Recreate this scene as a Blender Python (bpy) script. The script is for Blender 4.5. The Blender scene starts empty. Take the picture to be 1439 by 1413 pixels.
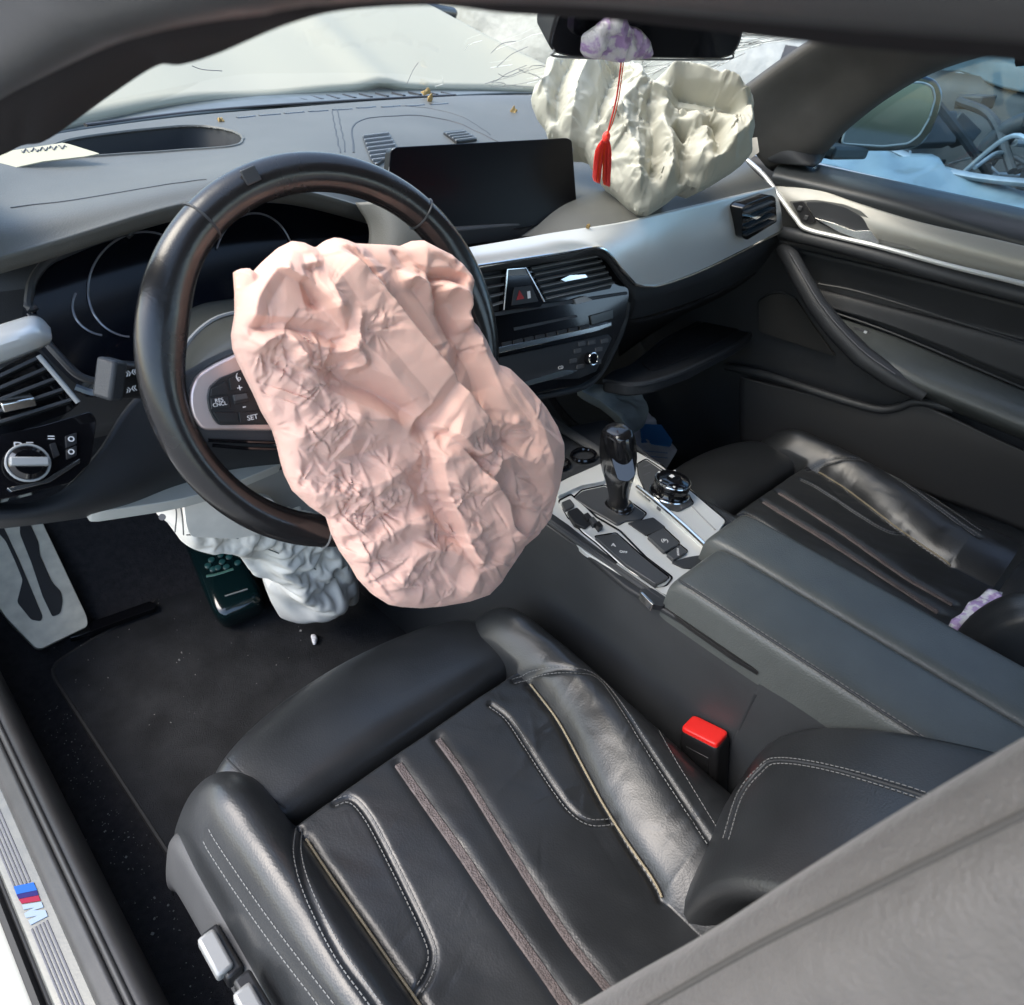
import bpy, bmesh, math, random
import numpy as np
from mathutils import Vector, Matrix

# ------------------------------------------------------------------ camera, light, exposure
SC = bpy.context.scene
COL = SC.collection
FPX, PCX, PCY = 960.0, 719.5, 706.5          # focal length and centre of the photograph in its pixels
CAM = np.array([-0.726, -0.528, 1.24])
def _ray(u, v):
    d = np.array([u - PCX, v - PCY, FPX]); return d / np.linalg.norm(d)
_ey = _ray(-564, -170)                        # vanishing point of the car's length
_ez = -_ray(488, 2096); _ez = _ez - _ey * _ez.dot(_ey); _ez /= np.linalg.norm(_ez)
_ex = np.cross(_ey, _ez)
ROT = np.array([_ex, _ey, _ez])
cam_d = bpy.data.cameras.new('camera'); cam = bpy.data.objects.new('camera', cam_d); COL.objects.link(cam)
_r, _u, _b = ROT @ [1, 0, 0], ROT @ [0, -1, 0], ROT @ [0, 0, -1]
cam.matrix_world = Matrix(((_r[0], _u[0], _b[0], CAM[0]), (_r[1], _u[1], _b[1], CAM[1]), (_r[2], _u[2], _b[2], CAM[2]), (0, 0, 0, 1)))
cam_d.sensor_width = 36; cam_d.lens = 36 * FPX / 1439; cam_d.clip_start = 0.02; cam_d.clip_end = 2000
cam_d.dof.use_dof = True; cam_d.dof.focus_distance = 0.80; cam_d.dof.aperture_fstop = 11.0
SC.camera = cam
W = bpy.data.worlds.new('World'); SC.world = W; W.use_nodes = True
_nt = W.node_tree; _bg = _nt.nodes['Background']
SUN_EL, SUN_AZ = math.radians(50), math.radians(-62)   # azimuth from +Y (forward), negative = left of the car
_sky = _nt.nodes.new('ShaderNodeTexSky'); _sky.sky_type = 'NISHITA'; _sky.sun_disc = False
_sky.sun_elevation = SUN_EL; _sky.sun_rotation = SUN_AZ; _sky.dust_density = 2.0; _sky.air_density = 1.2
_nt.links.new(_sky.outputs[0], _bg.inputs[0]); _bg.inputs[1].default_value = 0.15
sun_d = bpy.data.lights.new('sun', 'SUN'); sun = bpy.data.objects.new('sun', sun_d); COL.objects.link(sun)
sun_d.energy = 0.8; sun_d.angle = math.radians(40); sun_d.color = (1.0, 0.96, 0.90)
_sd = Vector((math.sin(SUN_AZ) * math.cos(SUN_EL), math.cos(SUN_AZ) * math.cos(SUN_EL), math.sin(SUN_EL)))
sun.rotation_euler = _sd.to_track_quat('Z', 'Y').to_euler()
SC.view_settings.view_transform = 'Standard'; SC.view_settings.look = 'None'
SC.view_settings.gamma = 1.0; SC.view_settings.exposure = 1.88
SC.cycles.max_bounces = 10; SC.cycles.transparent_max_bounces = 16

# ------------------------------------------------------------------ helpers
RNG = np.random.RandomState(7)
def A(*p): return np.array(p, float)
def nrm(v): v = np.array(v, float); return v / np.linalg.norm(v)
def dirn(u, v): return ROT @ _ray(u, v)
def U(u, v, x=None, y=None, z=None, pl=None):
    """the point of the car where the sight line of photo pixel (u, v) meets a plane"""
    d = dirn(u, v)
    if x is not None: t = (x - CAM[0]) / d[0]
    elif y is not None: t = (y - CAM[1]) / d[1]
    elif z is not None: t = (z - CAM[2]) / d[2]
    else: t = (np.array(pl[0]) - CAM).dot(pl[1]) / d.dot(pl[1])
    return CAM + d * t
def UP(pts, **k): return np.array([U(p[0], p[1], **k) for p in pts])
def RY(pts): return np.array([U(a, b, y=c) for a, b, c in pts])
def RX(pts): return np.array([U(a, b, x=c) for a, b, c in pts])
def RZ(pts): return np.array([U(a, b, z=c) for a, b, c in pts])
def pl3(a, b, c, toward=CAM):
    n = nrm(np.cross(np.array(b) - a, np.array(c) - a))
    if n.dot(toward - np.array(a)) < 0: n = -n
    return (np.array(a, float), n)
def shift(pl, h): return (pl[0] + pl[1] * h, pl[1])
def cr(P, n, closed=False):
    """Catmull-Rom resampling along the first axis to n samples"""
    P = np.array(P, float); k = len(P)
    if closed:
        t = np.linspace(0, k, n, endpoint=False); i = np.floor(t).astype(int) % k; f = t - np.floor(t)
        i0, i1, i2, i3 = (i - 1) % k, i, (i + 1) % k, (i + 2) % k
        p0, p1, p2, p3 = P[i0], P[i1], P[i2], P[i3]
    else:
        Q = np.concatenate([[2 * P[0] - P[1]], P, [2 * P[-1] - P[-2]]])
        t = np.linspace(0, k - 1, n); i = np.minimum(np.floor(t).astype(int), k - 2); f = t - i
        p0, p1, p2, p3 = Q[i], Q[i + 1], Q[i + 2], Q[i + 3]
    f = f.reshape((-1,) + (1,) * (P.ndim - 1))
    return 0.5 * (2 * p1 + (p2 - p0) * f + (2 * p0 - 5 * p1 + 4 * p2 - p3) * f * f + (3 * p1 - p0 - 3 * p2 + p3) * f ** 3)
def patch(rows, nu, nv):
    R = np.array([cr(r, nu) for r in rows]); return cr(R, nv) if len(rows) > 1 else R
def rnd(pts, r, n=4):
    """round the corners of a closed 2D/3D outline"""
    P = np.array(pts, float); out = []
    for i in range(len(P)):
        a, b, c = P[i - 1], P[i], P[(i + 1) % len(P)]
        la, lc = np.linalg.norm(a - b), np.linalg.norm(c - b)
        q = min(r, la * .45, lc * .45)
        s, e = b + (a - b) / la * q, b + (c - b) / lc * q
        for t in np.linspace(0, 1, n + 1): out.append((1 - t) ** 2 * s + 2 * t * (1 - t) * b + t * t * e)
    return np.array(out)
def inpoly(x, y, poly):
    c = np.zeros(np.shape(x), bool); j = len(poly) - 1
    for i in range(len(poly)):
        xi, yi, xj, yj = poly[i][0], poly[i][1], poly[j][0], poly[j][1]
        if yi != yj: c ^= ((yi > y) != (yj > y)) & (x < (xj - xi) * (y - yi) / (yj - yi) + xi)
        j = i
    return c
def segd(x, y, path):
    """distance of points to a 2D polyline and the parameter 0..1 along it"""
    best = np.full(np.shape(x), 1e9); par = np.zeros(np.shape(x)); side = np.zeros(np.shape(x)); k = len(path) - 1
    for i in range(k):
        ax, ay = path[i][:2]; bx, by = path[i + 1][:2]; dx, dy = bx - ax, by - ay; L = dx * dx + dy * dy + 1e-12
        t = np.clip(((x - ax) * dx + (y - ay) * dy) / L, 0, 1)
        d = np.hypot(x - ax - t * dx, y - ay - t * dy); m = d < best
        best = np.where(m, d, best); par = np.where(m, (i + t) / k, par)
        side = np.where(m, np.sign((x - ax) * dy - (y - ay) * dx), side)
    return best, par, side
def vnoise(x, y, seed=0):
    r = np.random.RandomState(seed); T = r.rand(64, 64)
    xi, yi = np.floor(x).astype(int), np.floor(y).astype(int); fx, fy = x - xi, y - yi
    fx, fy = fx * fx * (3 - 2 * fx), fy * fy * (3 - 2 * fy)
    a, b, c, d = T[xi % 64, yi % 64], T[(xi + 1) % 64, yi % 64], T[xi % 64, (yi + 1) % 64], T[(xi + 1) % 64, (yi + 1) % 64]
    return (a * (1 - fx) + b * fx) * (1 - fy) + (c * (1 - fx) + d * fx) * fy - .5
def project(P):
    v = (np.asarray(P) - CAM) @ ROT
    return PCX + FPX * v[..., 0] / v[..., 2], PCY + FPX * v[..., 1] / v[..., 2]

class M:
    def __init__(s): s.v = []; s.f = []
    def add(s, V, F):
        o = len(s.v); s.v += [tuple(map(float, p)) for p in V]; s.f += [tuple(int(i) + o for i in f) for f in F]; return s
    def grid(s, G, cu=False, cv=False, keep=None):
        nv, nu = G.shape[:2]; F = []
        for j in range(nv - (0 if cv else 1)):
            for i in range(nu - (0 if cu else 1)):
                if keep is not None and not keep[j, i]: continue
                j2, i2 = (j + 1) % nv, (i + 1) % nu
                F.append((j * nu + i, j * nu + i2, j2 * nu + i2, j2 * nu + i))
        return s.add(G.reshape(-1, 3), F)
    def loft(s, G):                               # closed rings with end caps
        nv, nu = G.shape[:2]; s.grid(G, cu=True); o = len(s.v) - nv * nu
        s.f.append(tuple(o + i for i in range(nu))[::-1]); s.f.append(tuple(o + (nv - 1) * nu + i for i in range(nu))); return s
    def tube(s, path, r, seg=8, closed=False, flat=1.0, up=None, n=None):
        P = np.array(path, float)
        if n: P = cr(P, n, closed)
        k = len(P); T = np.roll(P, -1, 0) - np.roll(P, 1, 0)
        if not closed: T[0] = P[1] - P[0]; T[-1] = P[-1] - P[-2]
        T /= np.linalg.norm(T, axis=1)[:, None] + 1e-12
        up = np.array(up if up is not None else ((0, 0, 1) if abs(T[:, 2]).mean() < .8 else (0, 1, 0)), float)
        S = np.cross(T, up); S /= np.linalg.norm(S, axis=1)[:, None] + 1e-9
        N = np.cross(S, T)
        r = np.broadcast_to(np.array(r, float), (k,)); a = np.linspace(0, 2 * np.pi, seg, endpoint=False)
        G = P[:, None] + r[:, None, None] * (np.cos(a)[None, :, None] * S[:, None] + flat * np.sin(a)[None, :, None] * N[:, None])
        if closed: return s.grid(G, cu=True, cv=True)
        return s.loft(G)
    def prism(s, O, n, h0, h1):
        O = np.array(O, float); n = np.array(n, float); k = len(O)
        V = np.concatenate([O + n * h0, O + n * h1])
        F = [tuple(range(k))[::-1], tuple(range(k, 2 * k))] + [(i, (i + 1) % k, k + (i + 1) % k, k + i) for i in range(k)]
        return s.add(V, F)
    def box(s, c, half, ax=None):
        ax = np.eye(3) if ax is None else np.array(ax); c = np.array(c)
        V = [c + ax.T @ (np.array(half) * (a, b, d)) for a in (-1, 1) for b in (-1, 1) for d in (-1, 1)]
        return s.add(V, [(0, 1, 3, 2), (4, 6, 7, 5), (0, 4, 5, 1), (2, 3, 7, 6), (0, 2, 6, 4), (1, 5, 7, 3)])
    def super(s, c, half, ax=None, e1=.35, e2=.35, nu=40, nv=22):
        ax = np.eye(3) if ax is None else np.array(ax)
        p = lambda w, e: np.sign(w) * np.abs(w) ** e
        th = np.linspace(-np.pi, np.pi, nu, endpoint=False); ph = np.linspace(-np.pi / 2 + .001, np.pi / 2 - .001, nv)
        TH, PH = np.meshgrid(th, ph)
        L = np.stack([p(np.cos(PH), e1) * p(np.cos(TH), e2) * half[0], p(np.cos(PH), e1) * p(np.sin(TH), e2) * half[1], p(np.sin(PH), e1) * half[2]], -1)
        return s.loft(np.array(c) + L @ ax)
    def build(s, name, mat, parent=None, bevel=0, solid=0, off=0, ang=40, recalc=True, kind=None, label=None, sub=0, weld=0):
        base = BASE.get(parent.name, np.zeros(3)) if parent else np.zeros(3)
        own = base
        V = np.array(s.v)
        me = bpy.data.meshes.new(name)
        if parent is None: own = np.array([V[:, 0].mean(), V[:, 1].mean(), V[:, 2].min()])
        me.from_pydata((V - own).tolist(), [], s.f)
        if recalc:
            bm = bmesh.new(); bm.from_mesh(me)
            if weld: bmesh.ops.remove_doubles(bm, verts=bm.verts, dist=weld)
            bmesh.ops.recalc_face_normals(bm, faces=bm.faces); bm.to_mesh(me); bm.free()
        me.polygons.foreach_set('use_smooth', [True] * len(me.polygons)); me.set_sharp_from_angle(angle=math.radians(ang))
        me.materials.append(mat)
        o = bpy.data.objects.new(name, me); COL.objects.link(o)
        if parent is None: o.location = own
        else: o.parent = parent
        BASE[o.name] = own
        if solid:
            m = o.modifiers.new('thickness', 'SOLIDIFY'); m.thickness = solid; m.offset = off
        if bevel:
            m = o.modifiers.new('bevel', 'BEVEL'); m.width = bevel; m.segments = 2; m.limit_method = 'ANGLE'; m.angle_limit = math.radians(35); m.harden_normals = False
        if sub:
            m = o.modifiers.new('sub', 'SUBSURF'); m.levels = sub; m.render_levels = sub
        if kind: o['kind'] = kind
        if label: o['label'] = label
        return o
BASE = {}
def cast(o, px, n=60, lift=.0006):
    """points of an object's surface that photo pixels look at"""
    from mathutils.bvhtree import BVHTree
    me = o.data; off = Vector(BASE[o.name]); t = BVHTree.FromPolygons([v.co + off for v in me.vertices], [tuple(p.vertices) for p in me.polygons]); out = []
    for a, b in cr(px, n):
        d = Vector(dirn(a, b)); h = t.ray_cast(Vector(CAM), d)
        if h[0] is not None: out.append(np.array(h[0] - d * lift))
    return np.array(out)
def thing(name, label, cat, loc, group=None):
    o = bpy.data.objects.new(name, None); COL.objects.link(o); o.location = loc; o.empty_display_size = .05
    BASE[o.name] = np.array(loc, float); o['label'] = label; o['category'] = cat
    if group: o['group'] = group
    return o
def tag(o, label, cat, group=None, kind=None):
    if label: o['label'] = label
    if cat: o['category'] = cat
    if group: o['group'] = group
    if kind: o['kind'] = kind
    return o
def plate(name, px, pl, mat, parent, h=.003, back=.003, r=3, bevel=.0006, ext=None):
    """a plate whose outline is given in photo pixels, standing h proud of a plane of the car"""
    O = UP(rnd(px, r) if r else px, pl=shift(pl, h))
    return M().prism(O, pl[1], -back - h, 0).build(name, mat, parent, bevel=bevel)
def txt(name, s, origin, right, up, size, mat, parent, depth=.0003):
    cu = bpy.data.curves.new(name, 'FONT'); cu.body = s; cu.size = 1.0; cu.extrude = depth / size; cu.align_x = 'CENTER'; cu.align_y = 'CENTER'
    t = bpy.data.objects.new('tmp_text', cu); COL.objects.link(t)
    dg = bpy.context.evaluated_depsgraph_get(); me = bpy.data.meshes.new_from_object(t.evaluated_get(dg)); bpy.data.objects.remove(t)
    right = nrm(right); n = nrm(np.cross(right, up)); up = np.cross(n, right)
    V = np.zeros(len(me.vertices) * 3); me.vertices.foreach_get('co', V); V = V.reshape(-1, 3)
    m = M(); m.add(np.array(origin) + size * (V[:, :1] * right + V[:, 1:2] * up + V[:, 2:3] * n), [tuple(p.vertices) for p in me.polygons])
    return m.build(name, mat, parent, recalc=False)

# ------------------------------------------------------------------ materials
def mat(name, col, rough=.5, metal=0., spec=.5, coat=0., bump=None, var=0., vscale=20., grain=None, sheen=0., sss=0., rvar=0.):
    m = bpy.data.materials.new(name); m.use_nodes = True; nt = m.node_tree; b = nt.nodes['Principled BSDF']
    b.inputs['Base Color'].default_value = (*col, 1); b.inputs['Roughness'].default_value = rough; b.inputs['Metallic'].default_value = metal
    b.inputs['Specular IOR Level'].default_value = spec; b.inputs['Coat Weight'].default_value = coat; b.inputs['Coat Roughness'].default_value = .05
    b.inputs['Sheen Weight'].default_value = sheen
    if sss: b.inputs['Subsurface Weight'].default_value = sss; b.inputs['Subsurface Radius'].default_value = (.004, .002, .0018); b.inputs['Subsurface Scale'].default_value = 1
    tc = nt.nodes.new('ShaderNodeTexCoord'); out = tc.outputs['Object']
    if var or rvar:
        n = nt.nodes.new('ShaderNodeTexNoise'); n.inputs['Scale'].default_value = vscale; n.inputs['Detail'].default_value = 5; nt.links.new(out, n.inputs['Vector'])
    if var:
        r = nt.nodes.new('ShaderNodeMapRange'); r.inputs[1].default_value = .3; r.inputs[2].default_value = .7; r.inputs[3].default_value = 1 - var; r.inputs[4].default_value = 1 + var
        nt.links.new(n.outputs[0], r.inputs[0])
        mx = nt.nodes.new('ShaderNodeMix'); mx.data_type = 'RGBA'; mx.blend_type = 'MULTIPLY'; mx.inputs[0].default_value = 1; mx.inputs[6].default_value = (*col, 1)
        nt.links.new(r.outputs[0], mx.inputs[7]); nt.links.new(mx.outputs[2], b.inputs['Base Color'])
    if rvar:
        r2 = nt.nodes.new('ShaderNodeMapRange'); r2.inputs[1].default_value = .3; r2.inputs[2].default_value = .7; r2.inputs[3].default_value = max(.02, rough - rvar); r2.inputs[4].default_value = rough + rvar
        nt.links.new(n.outputs[0], r2.inputs[0]); nt.links.new(r2.outputs[0], b.inputs['Roughness'])
    last = None
    for kind, sc, st, dist in (bump or []):
        if kind == 'v':
            t = nt.nodes.new('ShaderNodeTexVoronoi'); t.inputs['Scale'].default_value = sc; nt.links.new(out, t.inputs['Vector']); h = t.outputs['Distance']
        elif kind == 'e':
            wn = nt.nodes.new('ShaderNodeTexNoise'); wn.inputs['Scale'].default_value = sc * .5; wn.inputs['Detail'].default_value = 2; nt.links.new(out, wn.inputs['Vector'])
            sb = nt.nodes.new('ShaderNodeVectorMath'); sb.operation = 'SUBTRACT'; sb.inputs[1].default_value = (.5, .5, .5); nt.links.new(wn.outputs['Color'], sb.inputs[0])
            ma = nt.nodes.new('ShaderNodeVectorMath'); ma.operation = 'MULTIPLY_ADD'; ma.inputs[1].default_value = (1.1 / sc,) * 3; nt.links.new(sb.outputs[0], ma.inputs[0]); nt.links.new(out, ma.inputs[2])
            t = nt.nodes.new('ShaderNodeTexVoronoi'); t.feature = 'DISTANCE_TO_EDGE'; t.inputs['Scale'].default_value = sc; nt.links.new(ma.outputs[0], t.inputs['Vector']); h = t.outputs['Distance']
        elif kind == 'w':
            t = nt.nodes.new('ShaderNodeTexWave'); t.inputs['Scale'].default_value = sc; t.inputs['Distortion'].default_value = 2; nt.links.new(out, t.inputs['Vector']); h = t.outputs['Fac']
        else:
            t = nt.nodes.new('ShaderNodeTexNoise'); t.inputs['Scale'].default_value = sc; t.inputs['Detail'].default_value = 4; nt.links.new(out, t.inputs['Vector']); h = t.outputs[0]
        bp = nt.nodes.new('ShaderNodeBump'); bp.inputs['Strength'].default_value = st; bp.inputs['Distance'].default_value = dist
        nt.links.new(h, bp.inputs['Height'])
        if last: nt.links.new(last, bp.inputs['Normal'])
        last = bp.outputs[0]
    if last: nt.links.new(last, b.inputs['Normal'])
    return m
LEATHER = mat('black_leather', (.022, .0235, .025), .34, spec=.6, bump=[('v', 480, .12, .001), ('n', 38, .06, .004)], var=.15, vscale=14, rvar=.06)
LEATHER_SOFT = mat('armrest_leather', (.078, .086, .084), .40, spec=.55, bump=[('v', 520, .25, .001), ('n', 30, .12, .004)], var=.1)  # teal grey base carries the sky sheen reflected from the passenger window
SEATBACK_LIT = mat('daylit_seatback_leather', (.076, .070, .064), .55, spec=.4, bump=[('n', 160, .3, .003), ('n', 500, .35, .002)], var=.08, vscale=40, sheen=.2)  # paler version of the seat leather, daylight from the open door put into its colour
RIM = mat('wheel_leather', (.014, .013, .013), .24, spec=.6, bump=[('n', 30, .12, .004), ('v', 600, .06, .0006)], rvar=.06, vscale=25)
DASH = mat('dashboard_skin', (.098, .098, .088), .5, spec=.45, bump=[('v', 650, .25, .0008)], var=.1, vscale=9)
PLAST = mat('dark_plastic', (.034, .0365, .040), .5, spec=.45, bump=[('v', 800, .2, .0006)], var=.12, vscale=12)
PLAST2 = mat('charcoal_plastic', (.028, .030, .033), .55, spec=.4, bump=[('v', 800, .2, .0006)], var=.12, vscale=12)
SIDEPL = mat('seat_side_plastic', (.060, .060, .061), .55, spec=.4, bump=[('v', 700, .2, .0006)], var=.1)
GLOSS = mat('gloss_black', (.004, .004, .005), .10, spec=.5, coat=.4)
SCREEN = mat('screen_glass', (.0025, .0025, .004), .3, spec=.12)
CLUSTER = mat('cluster_glass', (.003, .004, .007), .12, spec=.3)
RING = mat('gauge_ring', (.22, .23, .26), .3, metal=.5)
SILVER = mat('satin_silver', (.66, .67, .65), .34, metal=.30, bump=[('n', 500, .06, .0004)], rvar=.05)
SILVERW = mat('satin_silver_warm', (.62, .50, .47), .36, metal=.75)
CHROME = mat('bright_chrome', (.78, .78, .75), .16, metal=1.)
SLAT = mat('vent_slat_plastic', (.075, .075, .074), .4)
BTN = mat('button_black', (.012, .012, .013), .4)
BTNGREY = mat('button_grey', (.05, .052, .055), .38)
MARK = mat('white_print', (.62, .62, .62), .6)
CARPET = mat('carpet', (.034, .033, .035), .95, spec=.1, bump=[('n', 700, 1., .004), ('n', 120, .5, .006)], var=.18, vscale=90)
MATF = mat('floor_mat_pile', (.024, .025, .027), .95, spec=.12, bump=[('n', 800, .9, .003), ('n', 60, .3, .004)], var=.3, vscale=18)
RUBBER = mat('rubber_seal', (.022, .021, .020), .55, spec=.4, bump=[('n', 90, .1, .002)])
SEAL = mat('pillar_seal', (.055, .055, .055), .42, spec=.5, bump=[('n', 300, .12, .001)])
HEAD = mat('headliner', (.020, .019, .020), .9, spec=.15, bump=[('n', 900, .4, .001)])
PEDAL = mat('brushed_pedal_steel', (.66, .62, .50), .45, metal=.25, bump=[('n', 400, .2, .0006)], var=.12, vscale=50)
STEEL = mat('brushed_steel', (.165, .165, .150), .42, metal=.5, bump=[('n', 400, .2, .0006)], var=.12, vscale=50, rvar=.1)
PAINT = mat('white_paint', (.56, .56, .50), .3, spec=.5, coat=.5)
HOODP = mat('white_hood_paint', (.365, .35, .275), .6, spec=.25)
PINK = mat('pink_nylon', (.78, .485, .39), .62, spec=.3, bump=[('n', 900, .15, .0005)], var=.04, vscale=30, sheen=.1, sss=.2)
WHITEC = mat('white_nylon', (.455, .445, .375), .65, spec=.3, bump=[('n', 900, .15, .0005)], var=.05, vscale=25)
GREYC = mat('grey_white_cloth', (.74, .71, .64), .7, spec=.25, bump=[('n', 900, .15, .0005)], var=.08, vscale=30)
TRIMW = mat('pale_trim_plastic', (.50, .50, .46), .5, spec=.4, var=.05)
TRIMG = mat('grey_trim_plastic', (.27, .28, .28), .5, spec=.4, var=.05)
PAPER = mat('cream_paper', (.46, .44, .33), .8, spec=.2)
INK = mat('dark_ink', (.12, .12, .13), .7)
STRIPE = mat('mauve_grey_band', (.120, .100, .096), .75, spec=.3, bump=[('v', 500, .6, .0015)], var=.25, vscale=90)
PIPING = mat('tan_piping', (.27, .225, .145), .6, var=.15, vscale=60)
THREAD = mat('grey_thread', (.16, .16, .155), .7)
RED = mat('red_button', (.75, .022, .018), .35, spec=.5)
TASSEL = mat('red_silk', (.95, .035, .02), .5, sheen=.2)
ORANGE = mat('orange_silk', (.95, .09, .01), .5)
BOTTLE = mat('dark_green_bottle', (.0025, .010, .011), .14, spec=.6, coat=.3)
BOTTLEL = mat('bottle_teal_dots', (.018, .07, .068), .3)
LILAC = mat('lilac_plastic_bag', (.74, .71, .77), .25, spec=.6, var=.2, vscale=60, bump=[('n', 60, .6, .006)])
_nt = LILAC.node_tree; _b = _nt.nodes['Principled BSDF']; _n = _nt.nodes.new('ShaderNodeTexNoise'); _n.inputs['Scale'].default_value = 75; _n.inputs['Detail'].default_value = 3; _c = _nt.nodes.new('ShaderNodeTexCoord'); _nt.links.new(_c.outputs['Object'], _n.inputs['Vector'])
_r2 = _nt.nodes.new('ShaderNodeValToRGB'); _nt.links.new(_n.outputs[0], _r2.inputs[0]); _nt.links.new(_r2.outputs[0], _b.inputs['Base Color'])
_e = _r2.color_ramp.elements; _e[0].position = .40; _e[0].color = (.80, .79, .80, 1); _e[1].position = .56; _e[1].color = (.50, .36, .62, 1); _x = _e.new(.49); _x.color = (.72, .69, .76, 1)
PURPLE = mat('purple_print', (.50, .38, .62), .5, var=.3, vscale=70)
BLUE_L = mat('blue_label', (.05, .22, .55), .45)
PACKET = mat('pale_packet', (.74, .72, .76), .6, var=.1, bump=[('n', 40, .4, .004)])
PAPERG = mat('grey_green_paper', (.48, .54, .54), .7, var=.1)
LEAF = mat('dry_leaf', (.36, .24, .09), .8, var=.3, vscale=100)
CRUMB = mat('glass_crumbs', (.22, .215, .20), .5)
MBLUE = mat('emblem_light_blue', (.006, .085, .34), .5, spec=.15); MDARK = mat('emblem_dark_blue', (.006, .003, .09), .5, spec=.15); MRED = mat('emblem_red', (.23, .003, .03), .5, spec=.15); MLET = mat('emblem_letter', (.24, .30, .38), .5, spec=.15)
GROUND = mat('ground_concrete', (.30, .29, .27), .9, bump=[('n', 6, .4, .05)], var=.25, vscale=2)
WRECKB = mat('wreck_paint', (.15, .19, .215), .35, coat=.4, var=.25, vscale=6)
WRECKD = mat('wreck_dark', (.02, .022, .025), .6, var=.4, vscale=14)
WRECKM = mat('wreck_metal', (.34, .36, .38), .45, metal=.6, var=.3, vscale=10)
COVER = mat('white_sheeting', (.36, .36, .315), .5, bump=[('n', 8, .4, .05)], var=.08)
CRACK = mat('crack_white', (.80, .80, .74), .6)
MIRRORG = mat('mirror_glass', (.13, .15, .16), .04, metal=1.)
MIRRORD = mat('dimming_mirror_glass', (.035, .038, .045), .05, metal=.6, spec=.4)
def glass(name, tint, gl=.06):
    m = bpy.data.materials.new(name); m.use_nodes = True; nt = m.node_tree; nt.nodes.clear()
    o = nt.nodes.new('ShaderNodeOutputMaterial'); t = nt.nodes.new('ShaderNodeBsdfTransparent'); g = nt.nodes.new('ShaderNodeBsdfGlossy'); mx = nt.nodes.new('ShaderNodeMixShader'); f = nt.nodes.new('ShaderNodeFresnel')
    t.inputs[0].default_value = (*tint, 1); g.inputs['Roughness'].default_value = .03; f.inputs[0].default_value = 1.35
    mu = nt.nodes.new('ShaderNodeMath'); mu.operation = 'MULTIPLY'; mu.inputs[1].default_value = gl; nt.links.new(f.outputs[0], mu.inputs[0])
    nt.links.new(mu.outputs[0], mx.inputs[0]); nt.links.new(t.outputs[0], mx.inputs[1]); nt.links.new(g.outputs[0], mx.inputs[2]); nt.links.new(mx.outputs[0], o.inputs[0]); return m
GLASS_F = glass('windscreen_glass', (.96, .97, .93), .15)
GLASS_S = glass('tinted_side_glass', (.68, .83, .88), .8)
FILM = glass('clear_film', (.86, .82, .90), 3.0)

# ------------------------------------------------------------------ crumpled cloth
def Uv(u, v, pl):
    d = np.stack([u - PCX, v - PCY, np.full_like(u, FPX)], -1) @ ROT.T
    t = (np.array(pl[0]) - CAM).dot(pl[1]) / (d @ pl[1])
    return CAM + d * t[..., None]
def crumple(u, v, seed, n, amp, wmin, wmax, box, lmul=3.0, sharp=1.0, zone=None):
    r = np.random.RandomState(seed); h = np.zeros_like(u); x0, y0, x1, y1 = box
    for i in range(n):
        cx, cy = r.uniform(x0, x1), r.uniform(y0, y1); a = r.uniform(0, np.pi); w = math.exp(r.uniform(math.log(wmin), math.log(wmax)))
        s, c = math.sin(a), math.cos(a); du, dv = u - cx, v - cy
        L = w * lmul * r.uniform(.6, 1.4); par = du * c + dv * s; d = (-du * s + dv * c) + .12 * par * par / L * r.uniform(-1, 1)
        asym = r.uniform(.35, 1.); sgn = 1 if r.rand() < .65 else -1
        e = np.where(d > 0, d / (w * asym), -d / w)
        t = np.clip(1 - e, 0, 1) ** sharp * np.clip(1 - (par / L) ** 2, 0, 1)
        h += sgn * amp * (w / wmax) ** .8 * t
    return h
def facet(u, v, size, amp, seed, ang=0., stretch=1., warp=.14):
    """folded-sheet relief: flat triangular facets meeting in crisp creases"""
    x, y = u / size, v / size
    x, y = x + warp * 2 * vnoise(x * .6 + 7, y * .6, seed) + warp * vnoise(x * 1.3, y * 1.3 + 5, seed + 1), y + warp * 2 * vnoise(x * .6, y * .6 + 11, seed + 2) + warp * vnoise(x * 1.3 + 2, y * 1.3, seed + 3)
    c, s_ = math.cos(ang), math.sin(ang); x, y = (x * c + y * s_) / stretch, -x * s_ + y * c
    k = .366 * (x + y); x, y = x + k, y + k
    T = np.random.RandomState(seed + 50).uniform(-1, 1, (64, 64)); xi, yi = np.floor(x).astype(int), np.floor(y).astype(int); fx, fy = x - xi, y - yi
    h00, h10, h01, h11 = T[xi % 64, yi % 64], T[(xi + 1) % 64, yi % 64], T[xi % 64, (yi + 1) % 64], T[(xi + 1) % 64, (yi + 1) % 64]
    return amp * np.where(fx > fy, h00 + fx * (h10 - h00) + fy * (h11 - h10), h00 + fy * (h01 - h00) + fx * (h11 - h01))
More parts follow.
